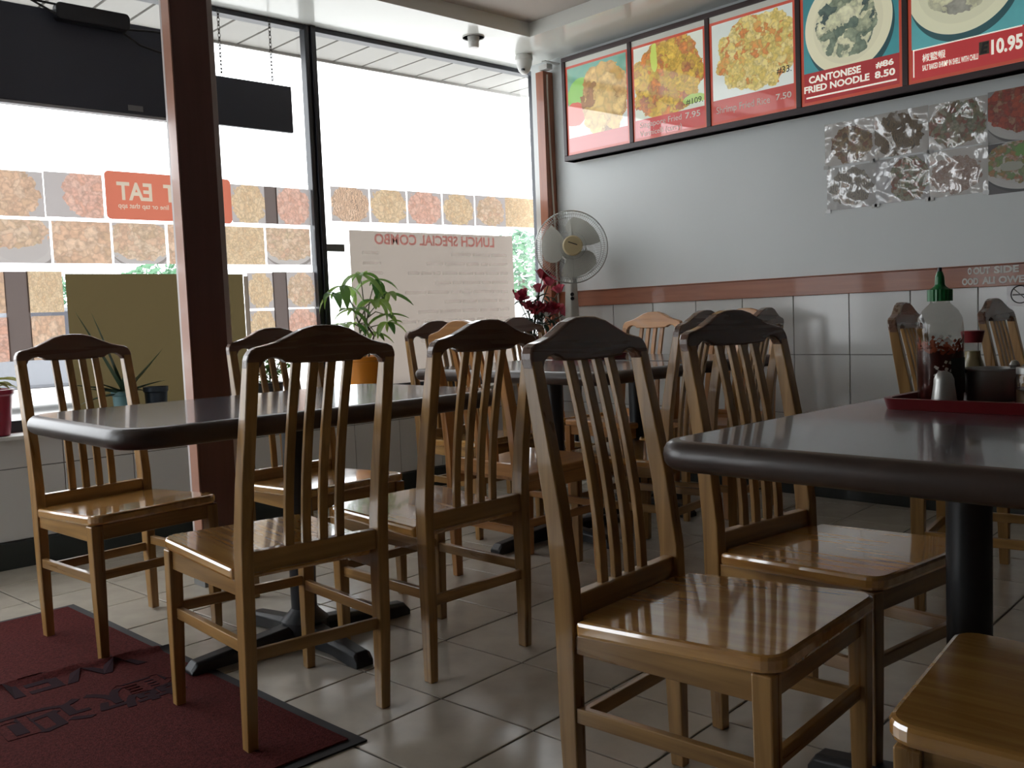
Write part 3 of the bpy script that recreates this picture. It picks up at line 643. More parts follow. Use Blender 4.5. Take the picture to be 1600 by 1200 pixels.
DISH = [
 dict(bg=(.10, .30, .25), bg2=(.30, .40, .18), pal=CHK, seed=1, center=(.62, .55), rad=(.40, .44), plate=((.5, .30), (.62, .40), (.55, .58, .55)), blobs=(((.22, .66), (.22, .20), (.22, .45, .10)), ((.12, .44), (.20, .14), (.55, .10, .06))), banner=(.17, (.45, .08, .07)), scale=5.5),
 dict(bg=(.62, .66, .58), bg2=(.55, .60, .5), pal=[(.22, .10, .04), (.62, .42, .06), (.50, .30, .05), (.70, .48, .08), (.35, .13, .06), (.60, .22, .05)], seed=2, center=(.48, .60), rad=(.52, .44), banner=(.20, (.46, .05, .045)), scale=12, over=(((.30, .85), (.05, .16), (.50, .60, .12)), ((.85, .30), (.16, .05), (.35, .50, .12)))),
 dict(bg=(.56, .62, .58), bg2=(.68, .72, .68), pal=[(.66, .52, .16), (.72, .58, .20), (.60, .46, .12), (.74, .62, .28), (.62, .50, .14), (.58, .22, .06)], seed=3, center=(.56, .62), rad=(.50, .38), banner=(.22, (.44, .07, .06)), scale=15),
 dict(bg=(.03, .17, .20), bg2=(.05, .30, .33), pal=[(.30, .09, .07), (.06, .10, .10), (.12, .17, .13), (.22, .27, .19), (.50, .52, .34), (.64, .64, .44)], seed=4, center=(.46, .62), rad=(.32, .30), plate=((.48, .62), (.46, .43), (.68, .66, .47)), banner=(.26, (.34, .02, .025)), scale=9),
 dict(bg=(.05, .22, .25), bg2=(.10, .40, .42), pal=[(.50, .50, .33), (.62, .62, .42), (.38, .40, .30), (.56, .56, .38), (.30, .30, .25)], seed=5, center=(.46, .70), rad=(.34, .24), plate=((.46, .72), (.50, .42), (.66, .66, .47)), banner=(.25, (.46, .025, .03)), scale=7),
 dict(bg=(.05, .22, .25), bg2=(.10, .40, .42), pal=CHK, seed=6, center=(.5, .62), rad=(.34, .3), plate=((.5, .62), (.46, .42), (.66, .66, .47)), banner=(.25, (.46, .025, .03)), scale=8)]
for k in range(6):
    x0, x1 = div[k][1], div[k + 1][0]
    MB().box(div[k + 1][0], div[k + 1][1], .03, Hb - .026, -.085, -.002).obj('divider', FRM, mb, bevel=.002)
    top = .545 if k < 3 else .575
    MB().box(x0, x1, .03, Hb - .026, -.014, -.011).obj('backing_film', WFILM, mb)
    z = -.011; e = .014
    bd = MB().box(x0, x1, .032, .032 + e, z, z + .002).box(x0, x1, top - e, top, z, z + .002).box(x0, x0 + e, .032 + e, top - e, z, z + .002).box(x1 - e, x1, .032 + e, top - e, z, z + .002).obj('red_border', REDF, mb)
    pm = MB().box(0, x1 - x0 - 2 * e, 0, top - .032 - 2 * e, 0, .002)
    pn = link('dish_picture', pm.mesh('dish_picture', food('menu_dish_%d' % k, mode='lit', aspect=(x1 - x0) / (top - .032), **DISH[k])), mb, loc=(x0 + e, .032 + e, z))
    def T(body, y_l, y_r, zb, zt, m_, bold=0, tilt=0):
        me = text_mesh(body, y_l - y_r, zt - zb, m_, bold, depth=.0008)
        link('lettering', me, pn, loc=((YL - y_l) - (x0 + e), zb - MZ0 - .032 - e, .0022))
    if k == 1:
        T('#109.', 3.033, 2.925, 2.018, 2.052, TXK); T('Singapore Fried', 3.345, 3.065, 1.945, 1.985, TXP); T('Vermicelli (curry)', 3.345, 3.065, 1.900, 1.938, TXP); T('7.95', 3.04, 2.945, 1.952, 1.984, TXP, .01)
    if k == 2:
        T('#33.', 2.495, 2.415, 2.065, 2.10, TXK); T('Shrimp Fried Rice', 2.845, 2.535, 1.930, 1.975, TXP); T('7.50', 2.502, 2.418, 1.945, 1.975, TXP, .015)
    if k == 3:
        T('CANTONESE', 2.325, 2.068, 1.987, 2.020, TXW, .03); T('FRIED NOODLE', 2.350, 2.028, 1.945, 1.977, TXW, .03); T('#86', 1.998, 1.916, 1.988, 2.018, TXW, .03); T('8.50', 2.003, 1.910, 1.945, 1.976, TXW, .03)
        MB().box(.010, x1 - x0 - .04, .017, .024, .0022, .003).obj('white_line', TXW, pn)
    if k == 4:
        T('\u6912\u9e7d\u8766', 1.790, 1.692, 1.970, 2.005, TXW, .012); T('SALT BAKED SHRIMP IN SHELL WITH CHILLI', 1.790, 1.560, 1.934, 1.958, TXW, .02); T('10.95', 1.508, 1.388, 1.938, 2.000, TXW, .035)
        MB().box((YL - 1.556) - (x0 + e), (YL - 1.516) - (x0 + e), 1.948 - MZ0 - .046, 2.000 - MZ0 - .046, .0022, .0028).obj('patch', mat('olive_patch', (.10, .085, .05), .5), pn)
        me = text_mesh('E', .024, .044, TXK, .04, depth=.0008)
        for v in me.vertices: v.co.x += v.co.y * .2
        link('lettering', me, pn, loc=((YL - 1.550) - (x0 + e), 1.952 - MZ0 - .046, .003))
        MB().box(.006, x1 - x0 - .04, .124, .129, .0022, .003).box(.006, .011, .012, .129, .0022, .003).obj('white_line', TXW, pn)

# ------------------------------------------------------------------ photographs on the right wall
BR = [(.20, .11, .04), (.36, .22, .08), (.12, .07, .04), (.42, .30, .14), (.25, .10, .05)]
GRN = [(.10, .12, .05), (.30, .28, .16), (.32, .08, .05), (.16, .20, .10), (.40, .36, .26)]
RDD = [(.10, .20, .05), (.34, .035, .015), (.48, .08, .03), (.24, .025, .015), (.44, .22, .12)]
PNK = [(.42, .27, .22), (.50, .36, .30), (.36, .22, .16), (.52, .40, .34)]
GBG = (.62, .60, .57)
wp = [  # y_left, z0, w, h, style dict, label
 (2.290, 1.600, .243, .198, dict(bg=GBG, pal=BR, seed=11, center=(.55, .45), rad=(.42, .42), scale=10), 'photo of browned food in shiny plastic, top left of the wall photos', 'gloss'),
 (2.045, 1.603, .246, .198, dict(bg=GBG, pal=[(.10, .07, .04), (.26, .17, .07), (.16, .10, .05)], seed=12, center=(.45, .48), rad=(.45, .5), scale=12, style='noodle'), 'photo of dark noodles in shiny plastic, second in the top row of wall photos', 'gloss'),
 (1.797, 1.600, .245, .198, dict(bg=GBG, pal=GRN, seed=13, center=(.5, .5), rad=(.5, .48), scale=8), 'photo of mixed greens in shiny plastic, third in the top row of wall photos', 'gloss'),
 (1.550, 1.590, .262, .215, dict(bg=(.30, .29, .28), pal=RDD, seed=14, center=(.55, .65), rad=(.62, .48), plate=((.55, .55), (.62, .55), (.5, .49, .47)), scale=8), 'unwrapped photo of red meat on a plate, top right of the wall photos', 'print'),
 (2.283, 1.392, .243, .198, dict(bg=(.46, .46, .45), pal=[(.18, .15, .10), (.33, .30, .25), (.24, .20, .14)], seed=15, center=(.5, .5), rad=(.42, .44), scale=11, style='noodle'), 'photo of grey noodles in shiny plastic, bottom left of the wall photos', 'gloss'),
 (2.041, 1.396, .246, .198, dict(bg=(.45, .45, .46), pal=GRN, seed=16, center=(.62, .5), rad=(.36, .5), scale=9), 'glare-covered photo in shiny plastic, second in the bottom row of wall photos', 'gloss'),
 (1.795, 1.395, .245, .198, dict(bg=GBG, pal=PNK, seed=17, center=(.45, .45), rad=(.44, .40), scale=22), 'photo of pinkish rice in shiny plastic, third in the bottom row of wall photos', 'gloss'),
 (1.549, 1.380, .262, .208, dict(bg=(.06, .05, .05), pal=[(.35, .09, .03), (.30, .26, .16), (.14, .24, .06), (.42, .14, .05), (.5, .46, .36)], seed=18, center=(.55, .62), rad=(.6, .42), plate=((.55, .55), (.64, .50), (.5, .49, .47)), scale=9, over=(((.68, .80), (.26, .16), (.14, .30, .06)), ((.36, .52), (.16, .10), (.36, .36, .28)))), 'unwrapped photo of red stew with green onion, bottom right of the wall photos', 'print')]
CTAPE = mat('clear_tape', (.5, .5, .49), .15)
for yl, z0, w_, h_, d, lab, mode in wp:
    t = thing('food_photo', lab, 'photo', M=wall_right_M(RX, yl, z0), group='dish photos taped to the right wall')
    b = MB(); nx_, ny_ = 12, 10; rd = random.Random(d['seed']); amp = .004 if mode == 'gloss' else .0004
    hz = [[.001 + amp * (.5 + .5 * math.sin(i * 1.7 + rd.random()) * math.cos(j * 1.3 + d['seed'])) * min(1, min(i, nx_ - i) / 2, ) for i in range(nx_ + 1)] for j in range(ny_ + 1)]
    b.add([(w_ * i / nx_, h_ * j / ny_, hz[j][i]) for j in range(ny_ + 1) for i in range(nx_ + 1)], [(j * (nx_ + 1) + i, j * (nx_ + 1) + i + 1, (j + 1) * (nx_ + 1) + i + 1, (j + 1) * (nx_ + 1) + i) for j in range(ny_) for i in range(nx_)])
    b.box(0, w_, 0, h_, 0, .0005)
    b.obj('print', food('wall_' + lab[:24], mode=mode, dim=.8 if mode == 'gloss' else 1.0, **d), t, smooth=True)
    if mode == 'gloss': 
        for tx in (-.006, w_ - .02): MB().box(tx, tx + .025, -.012, .006, .004, .0046).obj('tape', CTAPE, t)

# lettering on the chair rail, no-smoking sticker, cable, bracket
lt = thing('rail_lettering', 'grey stick-on letters on the red-brown chair rail at the right', 'lettering', M=wall_right_M(RX - .0205, 1.655, .998))
TXG = mat('grey_sticker_letter', (.62, .60, .56), .5)
for body, dx, dz, wd in (('O', .027, .050, .017), ('OUT', .050, .050, .069), ('SIDE', .134, .050, .098), ('OOD', .003, .006, .068), ('ALI', .086, .007, .052), ('OWE', .152, .007, .100)):
    link('letters', text_mesh(body, wd, .031, TXG, .045, depth=.001), lt, loc=(dx, dz, 0))
ns = thing('no_smoking_sticker', 'white no smoking sticker on the wall tiles at the right edge', 'sticker', M=wall_right_M(RX - .0083, 1.474, .908))
MB().box(0, .11, 0, .094, 0, .0006).obj('backing', mat('white_sticker', (.85, .85, .87), .5), ns)
b = MB(); b.torus((.052, .048, .001), Matrix.Identity(3), .036, .0022, 40, 4); b.obj('ring', TXK, ns)
MB().box(.022, .078, .044, .050, .0007, .0015).obj('cigarette', TXK, ns)
b = MB(); c_ = Vector((.052, .048)); d_ = Vector((.72, -.69)); n_ = Vector((.69, .72))
b.loft([[(*(c_ + d_ * a + n_ * o), z) for a, o in ((-.036, -.0018), (.036, -.0018), (.036, .0018), (-.036, .0018))] for z in (.0016, .0022)]); b.obj('slash', TXK, ns)
b = MB().tube([(.074, .053, .0012), (.070, .060, .0012), (.076, .066, .0012), (.072, .074, .0012)], .0014, 5); b.obj('smoke_curl', TXK, ns)
cb = MB().tube([(4.20, 4.064, 2.40), (4.20, 4.066, 2.30), (4.204, 4.064, 2.0), (4.212, 4.064, 1.7), (4.222, 4.063, 1.45), (4.218, 4.062, 1.2), (4.23, 4.064, .95), (4.245, 4.05, .8), (4.24, 3.98, .6), (4.235, 3.95, .3)], .0055, 8).obj('power_cable', mat('cream_cable', (.62, .56, .48), .5), smooth=True)
tag(cb, 'thin cream cable running down the red-brown corner post', 'cable')
bk = MB().box(4.12, 4.25, 4.00, 4.03, 2.455, 2.461).box(4.165, 4.215, 4.03, 4.10, 2.425, 2.455).obj('cable_bracket', WHITE, bevel=.002)
tag(bk, 'small white bracket on the ceiling above the corner post', 'bracket')

# ceiling devices
dt = thing('ceiling_lamp_socket', 'round white ceiling fitting with a bare lamp stub, between window and recess', 'ceiling light', (3.56, 4.00, ZC))
MB().lathe([(.06, -.006), (.062, -.002), (.062, 0), (.034, 0), (.034, -.004)], 32, cap=False).obj('trim_ring', WHITE, dt, smooth=True)
MB().lathe([(.001, -.062), (.026, -.060), (.030, -.050), (.030, -.030), (.032, -.028), (.032, 0)], 24).obj('lamp_stub', WHITE, dt, smooth=True)
dm = thing('security_camera', 'white dome security camera on the ceiling near the corner post', 'camera', (4.05, 4.105, ZC))
MB().lathe([(.001, -.112), (.018, -.109), (.034, -.092), (.045, -.060), (.049, -.034), (.053, -.03), (.053, -.012), (.050, 0)], 28).obj('dome', WHITE, dm, smooth=True)
MB().lathe([(.001, -.012), (.011, -.009), (.012, 0)], 14, (-.03, -.02, -.088)).obj('lens', BLACK, dm, smooth=True)

# ------------------------------------------------------------------ things on and in the window
IY = 4.372
PB = [(.46, .26, .13), (.80, .46, .27), (.86, .52, .32), (.66, .40, .22), (.90, .60, .40)]
PG = [(.46, .44, .20), (.82, .54, .34), (.62, .40, .22), (.90, .66, .46), (.78, .46, .28)]
PY = [(.62, .42, .18), (.86, .60, .32), (.90, .66, .38), (.80, .52, .26)]
PR = [(.62, .28, .18), (.88, .44, .32), (.92, .54, .42), (.84, .40, .27)]
PBG = (.47, .44, .45)
FM = [food('window_dish_%d' % i, bg=PBG, pal=p, mode='paper', seed=30 + i, center=c, rad=r, scale=s, style=st, plate=pl) for i, (p, c, r, s, st, pl) in enumerate([
    (PB, (.32, .52), (.60, .66), 6, 'chunk', None), (PR, (.78, .6), (.46, .62), 6, 'chunk', None), (PG, (.35, .75), (.62, .42), 5, 'chunk', ((.5, .55), (.66, .66), (.52, .49, .49))),
    (PB, (.55, .5), (.72, .68), 4.5, 'chunk', None), (PG, (.52, .58), (.62, .50), 6, 'chunk', ((.5, .5), (.60, .56), (.52, .49, .49))), (PY, (.5, .5), (.74, .70), 10, 'chunk', None),
    (PG, (.52, .62), (.66, .50), 8, 'chunk', ((.5, .52), (.60, .54), (.54, .51, .50))), (PB, (.5, .52), (.50, .54), 9, 'noodle', None), (PY, (.5, .5), (.50, .54), 7, 'chunk', None),
    (PR, (.5, .5), (.50, .54), 6, 'chunk', None), (PY, (.5, .5), (.48, .50), 8, 'chunk', None), (PG, (.5, .5), (.46, .50), 8, 'chunk', None)])]
BAND = paper('brown_overlap', (.23, .19, .175), .5, (.115, .092, .085))
def photo(x0, x1, z0, z1, fi, lab, group, name='food_photo', m=None, cat='photo', y=IY, sag=0):
    me = MB().add([(0, 0, 0), (x1 - x0, 0, 0), (x1 - x0, z1 - z0, 0), (0, z1 - z0, 0)], [(0, 1, 2, 3)]).mesh(name, m or FM[fi])
    if sag:
        for v in me.vertices: v.co.y += sag * v.co.x
    o = link(name, me); o.matrix_world = wall_win_M(x0, y, z0); tag(o, lab, cat, group); return o
GA, GB_, GC, GD = 'upper row of photos on the left window', 'lower row of photos on the left window', 'photos beside the olive board', 'row of photos on the right window'
A0, A1 = 1.462, 1.658
photo(.96, 1.125, A0, A1, 3, 'photo of a dish, outermost left of the upper row on the left window', GA)
photo(1.128, 1.374, A0 - .004, A1 - .008, 0, 'photo of orange meat pieces left in the upper row of the left window', GA)
photo(1.378, 1.625, A0, A1 - .002, 1, 'photo with a pale corner, between meat photo and orange sign in the upper row', GA)
photo(2.246, 2.43, A0 + .008, A1, 8, 'photo of yellow food just right of the orange sign, upper row', GA)
photo(2.49, 2.690, A0 + .008, A1, 9, 'pinkish photo beside the black mullion, upper row of the left window', GA)
photo(2.428, 2.498, A0 + .008, A1, 0, 'brown strip between the two photos right of the orange sign', 'brown strips of overlapping paper', 'paper_strip', BAND, 'paper strip', IY - .002)
for k, (a, b_, f, lab) in enumerate([(.90, 1.142, 0, 'outermost left photo in the lower row of the left window'), (1.150, 1.387, 2, 'photo of greens and pale food, leftmost fully visible in the lower row'), (1.396, 1.646, 3, 'photo of brown chunks, second visible in the lower row'), (1.655, 1.900, 4, 'photo of a plated dish under the orange sign, lower row'), (1.912, 2.165, 0, 'photo mostly hidden by the brown pillar, lower row'), (2.172, 2.414, 5, 'photo of fried rice right of the pillar, lower row'), (2.424, 2.680, 6, 'photo of a dish on a plate beside the mullion, lower row')]):
    photo(a, b_, 1.260 + .0005 * k, 1.444 + .0012 * k, f, lab, GB_)
photo(.95, 1.194, 1.050, 1.224, 3, 'photo at the far left beside the grey-brown strip, upper one', GC)
photo(1.278, 1.424, 1.049, 1.226, 5, 'yellowish photo left of the olive board, upper one', GC)
photo(.95, 1.196, .845, 1.032, 1, 'photo at the far left beside the grey-brown strip, lower one', GC)
photo(1.280, 1.422, .845, 1.034, 3, 'orange photo left of the olive board, lower one', GC)
photo(1.19, 1.285, .845, 1.225, 0, 'grey-brown strip left of the olive board', 'brown strips of overlapping paper', 'paper_strip', BAND, 'paper strip', IY - .002)
photo(2.306, 2.452, 1.042, 1.222, 10, 'yellow photo right of the olive board, upper one', GC)
photo(2.522, 2.700, 1.042, 1.226, 11, 'orange photo by the mullion right of the olive board, upper one', GC)
photo(2.306, 2.452, .845, 1.030, 8, 'yellow photo right of the olive board, lower one', GC)
photo(2.522, 2.700, .845, 1.034, 9, 'reddish photo by the mullion right of the olive board, lower one', GC)
photo(2.446, 2.528, .845, 1.226, 0, 'grey-brown strip right of the olive board', 'brown strips of overlapping paper', 'paper_strip', BAND, 'paper strip', IY - .002)
for k, f in enumerate((7, 8, 9, 10, 11, 5)):
    xx = [(2.821, 3.067), (3.076, 3.324), (3.333, 3.583), (3.593, 3.839), (3.847, 4.098), (4.098, 4.345)][k]
    photo(xx[0], xx[1], 1.499 + .0028 * k, 1.684 + .0026 * k, f, ['round brown noodle photo next to the mullion', 'yellow dish photo second from the mullion', 'pink-red dish photo third from the mullion', 'pale yellow dish photo fourth from the mullion', 'pale photo fifth from the mullion', 'photo nearest the corner post'][k] + ' in the right window row', GD)
ob = thing('olive_board', 'large olive-brown board taped inside the left window behind the pillar', 'board', M=wall_win_M(1.436, IY - .004, .600))
OLV = paper('olive_card', (.18, .14, .07), .6, (.052, .039, .018))
MB().add([(0, 0, 0), (.845, 0, 0), (.845, .615, 0), (0, .615, 0)], [(0, 1, 2, 3)]).obj('card', OLV, ob)
MB().add([(.847, 0, .001), (.872, 0, .001), (.872, .605, .001), (.847, .605, .001)], [(0, 1, 2, 3)]).obj('edge_strip', paper('brown_edge', (.22, .18, .14), .6, (.10, .08, .063)), ob)
sg = thing('delivery_sign', 'orange rounded sign with mirrored white words, on the left window', 'sign', M=wall_win_M(1.634, IY - .006, 1.462))
ORG = paper('orange_film', (.62, .14, .07), .6, (.34, .105, .068)); WHF = paper('white_film', (.75, .70, .62), .6, (.34, .285, .22))
from mathutils.geometry import delaunay_2d_cdt
def flat_text(body, w_, h_, x, y, bold):
    me = text_mesh(body, w_, h_, WHF, bold, mirror=True, depth=0); bm = bmesh.new(); bm.from_mesh(me)
    bmesh.ops.remove_doubles(bm, verts=bm.verts, dist=1e-6)
    seen = set(); kill = []
    for f in bm.faces:
        c = f.calc_center_median(); key = (round(c.x, 5), round(c.y, 5))
        if key in seen or abs(f.normal.z) < .5: kill.append(f)
        seen.add(key)
    bmesh.ops.delete(bm, geom=kill, context='FACES'); bmesh.ops.triangulate(bm, faces=bm.faces)
    tris = [[(v.co.x + x, v.co.y + y) for v in f.verts] for f in bm.faces]
    ed = [tuple((v.co.x + x, v.co.y + y) for v in e.verts) for e in bm.edges if len(e.link_faces) == 1]
    bm.free(); return tris, ed
tr_, ed_ = [], []
for a_ in (("T  EAT", .275, .082, .052, .088, .03), ("line or tap that app", .235, .030, .054, .045, .012)):
    t_, e_ = flat_text(*a_); tr_ += t_; ed_ += e_
pts = [Vector(p) for p in rrect(0, .609, 0, .216, .02)]; n0 = len(pts); edges = [(i, (i + 1) % n0) for i in range(n0)]; idx = {}
for e_ in ed_:
    ii = []
    for p in e_:
        k = (round(p[0], 5), round(p[1], 5))
        if k not in idx: idx[k] = len(pts); pts.append(Vector(p))
        ii.append(idx[k])
    if ii[0] != ii[1]: edges.append(tuple(ii))
cv, ce_, cf, *_ = delaunay_2d_cdt(pts, edges, [], 1, 1e-7)
def inside(p):
    for a_, b__, c__ in tr_:
        d1 = (p.x - b__[0]) * (a_[1] - b__[1]) - (a_[0] - b__[0]) * (p.y - b__[1]); d2 = (p.x - c__[0]) * (b__[1] - c__[1]) - (b__[0] - c__[0]) * (p.y - c__[1]); d3 = (p.x - a_[0]) * (c__[1] - a_[1]) - (c__[0] - a_[0]) * (p.y - a_[1])
        if not ((d1 < 0 or d2 < 0 or d3 < 0) and (d1 > 0 or d2 > 0 or d3 > 0)): return True
    return False
ff, lf = [], []
for f in cf:
    (lf if inside(sum((cv[i] for i in f), Vector((0, 0))) / len(f)) else ff).append(tuple(f))
for nm, fs_, m_ in (('film', ff, ORG), ('lettering', lf, WHF)): MB().add([(v.x, v.y, 0) for v in cv], fs_).obj(nm, m_, sg)
lm = thing('lunch_menu_poster', 'big white paper menu taped inside the right window, lettering showing mirrored', 'poster', M=wall_win_M(2.925, IY, .58))
MB().add([(0, 0, 0), (1.222, 0, 0), (1.222, .875, 0), (0, .875, 0)], [(0, 1, 2, 3)]).obj('paper_sheet', paper('menu_paper', (.60, .55, .50), .55, (.222, .188, .163)), lm)
link('title', text_mesh('LUNCH SPECIAL COMBO', .90, .062, paper('faded_red_ink', (.50, .22, .22), .85, (.95, .50, .48)), .03, mirror=True, depth=0), lm, loc=(.165, .800, .0009))
FINK = paper('faded_grey_ink', (.5, .47, .43), .9, (.998, .985, .975)); rd = random.Random(5)
for k in range(11):
    z = .745 - k * .056; x = 1.17; b = MB(); rows = [(.08, .08 + rd.uniform(.06, .14))] if k < 4 else []
    while x > .95 - .35 * ((k * 7) % 5) / 5 - .25:
        wd = rd.uniform(.05, .16); rows.append((x - wd, x)); x -= wd + .016
    for p_, q_ in rows: b.add([(p_, z, .001), (q_, z, .001), (q_, z + .017, .001), (p_, z + .017, .001)], [(0, 1, 2, 3)])
    tag(b.obj('faded_print', FINK, lm), kind='stuff')
st = MB().box(2.775, 2.892, IY - .001, IY, 1.336, 1.376).obj('small_label', mat('grey_label', (.16, .16, .165), .5)); tag(st, 'small dark grey label on the glass right of the mullion', 'label')
# hanging panels
DK = mat('dark_panel_back', (.045, .05, .07), .45)
tv = thing('display_board', 'big dark flat panel hanging across the top left of the window, cables above', 'sign panel', M=wall_win_M(.45, 4.16, 1.893))
MB().box(0, 1.50, 0, .385, -.03, .02).obj('panel', DK, tv, bevel=.004)
MB().box(0, 1.50, -.012, 0, -.025, .015).obj('bottom_edge', mat('pale_edge', (.4, .4, .42), .4), tv)
MB().box(1.222, 1.287, .012, .036, .02, .021).obj('grey_sticker', mat('grey_sticker', (.22, .22, .23), .5), tv)
for pts in ([(0.6, .33, .05), (.75, .40, .06), (.95, .395, .06)], [(1.20, .345, .05), (1.34, .355, .06), (1.5, .36, .05)], [(1.21, .33, .05), (1.28, .29, .05), (1.4, .27, .04), (1.5, .285, .03)], [(.80, .42, .05), (.93, .36, .06), (1.0, .36, .06)]):
    MB().tube(pts, .005, 6).obj('cable', BLACK, tv)
MB().prism(rrect(.935, 1.235, .335, .405, .02), .03, .075).obj('driver_box', mat('black_driver_box', (.012, .013, .018), .5), tv, bevel=.004)
hs = thing('hanging_sign', 'small dark sign board hung on two chains left of the mullion', 'sign', M=wall_win_M(2.12, 4.32, 1.930))
MB().box(0, .465, 0, .232, -.02, .005).obj('board', DK, hs, bevel=.003)
def chain(x):
    b = MB(); z = .232; k = 0
    while z < ZC - 1.93 - .03:
        M3 = (Matrix.Rotation(PI / 2, 3, 'Y') if k % 2 else Matrix.Identity(3)) @ Matrix.Diagonal((.6, 1.15, 1))
        b.torus((x, z + .012, -.008), M3, .011, .0022, 10, 4); z += .0185; k += 1
    b.obj('chain', mat('chain_metal', (.10, .09, .08), .45, metal=.8), hs)
chain(.093); chain(.367)

# ------------------------------------------------------------------ plants on the sill
SZ = .5455
def leaf_me(name, L_, W_, bend, m, fold=.25, n=6):
    b = MB(); vs = []
    for k in range(n + 1):
        q = k / n; wd = W_ * math.sin(PI * min(1, q * .92 + .05)) ** .8 * (1 - .25 * q); x = L_ * (q if bend == 0 else math.sin(bend * q) / bend); z = -L_ * ((1 - math.cos(bend * q)) / bend if bend else 0)
        vs += [(x, -wd / 2, z + wd * fold), (x, 0, z), (x, wd / 2, z + wd * fold)]
    fs = []
    for k in range(n):
        a = k * 3; fs += [(a, a + 1, a + 4, a + 3), (a + 1, a + 2, a + 5, a + 4)]
    b.add(vs, fs); me = b.mesh(name, m, True); return me
pc = thing('money_tree_plant', 'leafy green plant in an orange pot on the sill beside the mullion', 'plant', (2.905, 4.262, SZ))
ORP = mat('orange_glazed_pot', (.62, .22, .02), .3)
pot = MB().lathe([(.075, 0), (.08, .004), (.108, .195), (.118, .20), (.120, .222), (.110, .224), (.106, .20), (.001, .195)], 32).obj('pot', ORP, pc, smooth=True)
MB().lathe([(.001, .197), (.104, .198), (.001, .2)], 20).obj('soil', mat('soil', (.03, .022, .016), .9), pc)
rd = random.Random(11); stems = MB(); LF = [leaf_me('leaflet', 1, .36, be, LEAFG) for be in (.5, .9, 1.3)]
tops = [(-.02, 0, .40), (.03, .01, .42), (.0, -.03, .36), (-.05, .0, .30), (.06, -.02, .33)]
clusters = [(-.13, -.02, .60, 1.0), (-.03, -.05, .66, 1.1), (.07, -.04, .63, 1.15), (.15, -.03, .56, 1.0), (-.10, -.06, .47, 1.0), (.03, -.08, .52, 1.1), (.12, -.06, .44, .9), (-.16, .0, .40, .8), (.17, -.01, .40, .9), (-.05, -.02, .40, .8), (.08, .0, .35, .75), (-.18, -.02, .56, .9)]
for q, (x, y, z, sc) in enumerate(clusters):
    a = tops[q % 5]
    stems.tube([(a[0] * .3, a[1] * .3, .19), a, ((a[0] + x) / 2, (a[1] + y) / 2, (a[2] + z) / 2 + .03), (x, y, z)], [.006, .0045, .003, .002], 6)
    n = rd.choice((5, 5, 6)); a0 = rd.uniform(0, 6.28)
    for k in range(n):
        yaw = a0 + 2 * PI * k / n + rd.uniform(-.2, .2); ln = .150 * sc * rd.uniform(.8, 1.15)
        if y + math.sin(yaw) * ln > .07: ln *= .45
        M_ = Matrix.Translation((x, y, z)) @ Matrix.Rotation(yaw, 4, 'Z') @ Matrix.Rotation(rd.uniform(-.25, .5), 4, 'Y') @ Matrix.Scale(ln, 4)
        link('leaflet', rd.choice(LF), pc, M_)
stems.obj('stem', mat('green_stem', (.09, .10, .04), .6), pc, smooth=True)
def blade(L_, w_, tilt, yaw, bend, base):
    pts = []; rings = []
    for k in range(8):
        q = k / 7; a = tilt + bend * q
        if k: pos = pos + Vector((math.sin(a), 0, math.cos(a))) * L_ / 7
        else: pos = Vector((0, 0, 0))
        wd = w_ * (1 - q) ** .8 + .0008; tn = Vector((math.cos(a), 0, -math.sin(a)))
        rings.append([pos + Vector((0, -wd, 0)) + tn * wd * -.35, pos + tn * wd * .25, pos + Vector((0, wd, 0)) + tn * wd * -.35])
    R = Matrix.Rotation(yaw, 3, 'Z'); return [[R @ p + Vector(base) for p in r] for r in rings]
al = thing('aloe_plant', 'spiky aloe plant in a teal pot on the sill behind the left chair', 'plant', (1.620, 4.272, SZ))
MB().lathe([(.040, 0), (.043, .003), (.050, .12), (.055, .125), (.056, .142), (.050, .143), (.048, .125), (.001, .12)], 24).obj('pot', mat('teal_pot', (.10, .22, .24), .4), al, smooth=True)
for k, (L_, ti, ya, be) in enumerate([(.42, .48, 3.3, .02), (.38, .28, 3.1, .05), (.27, .85, .05, -.1), (.26, 1.2, 3.2, .25), (.28, 1.35, 3.7, .1), (.26, 1.15, .4, .75), (.27, .95, 3.0, .3), (.22, 1.2, 5.3, .2), (.20, 1.4, 4.4, .2), (.24, .5, 4.6, .3), (.22, 1.5, 3.4, .35)]):
    if math.sin(ya) * math.sin(ti) > .1: L_ *= .5
    MB().loft(blade(L_, .019, ti, ya, be, (0, 0, .13))).obj('leaf', LEAFD, al, smooth=True)
p3 = thing('small_pot', 'small dark blue empty plant pot on the sill right of the aloe', 'pot', (1.765, 4.275, SZ))
MB().lathe([(.040, 0), (.043, .003), (.050, .125), (.055, .13), (.055, .150), (.050, .150), (.047, .13), (.001, .12)], 24).obj('pot_body', mat('dark_blue_pot', (.02, .035, .055), .4), p3, smooth=True)
MB().lathe([(.001, .121), (.046, .122), (.001, .1225)], 16).obj('soil', mat('dark_soil', (.03, .022, .016), .9), p3)
rp = thing('potted_plant', 'yellow-green leafy plant in a red pot on the sill at the far left', 'plant', (1.085, 4.262, SZ))
MB().lathe([(.048, 0), (.055, .004), (.072, .165), (.080, .172), (.081, .190), (.072, .192), (.068, .17), (.001, .165)], 28).obj('pot', mat('red_glazed_pot', (.30, .02, .05), .3), rp, smooth=True)
LY_ = [leaf_me('leaf', 1, .42, be, LEAFY) for be in (.6, 1.2)]; rd = random.Random(3)
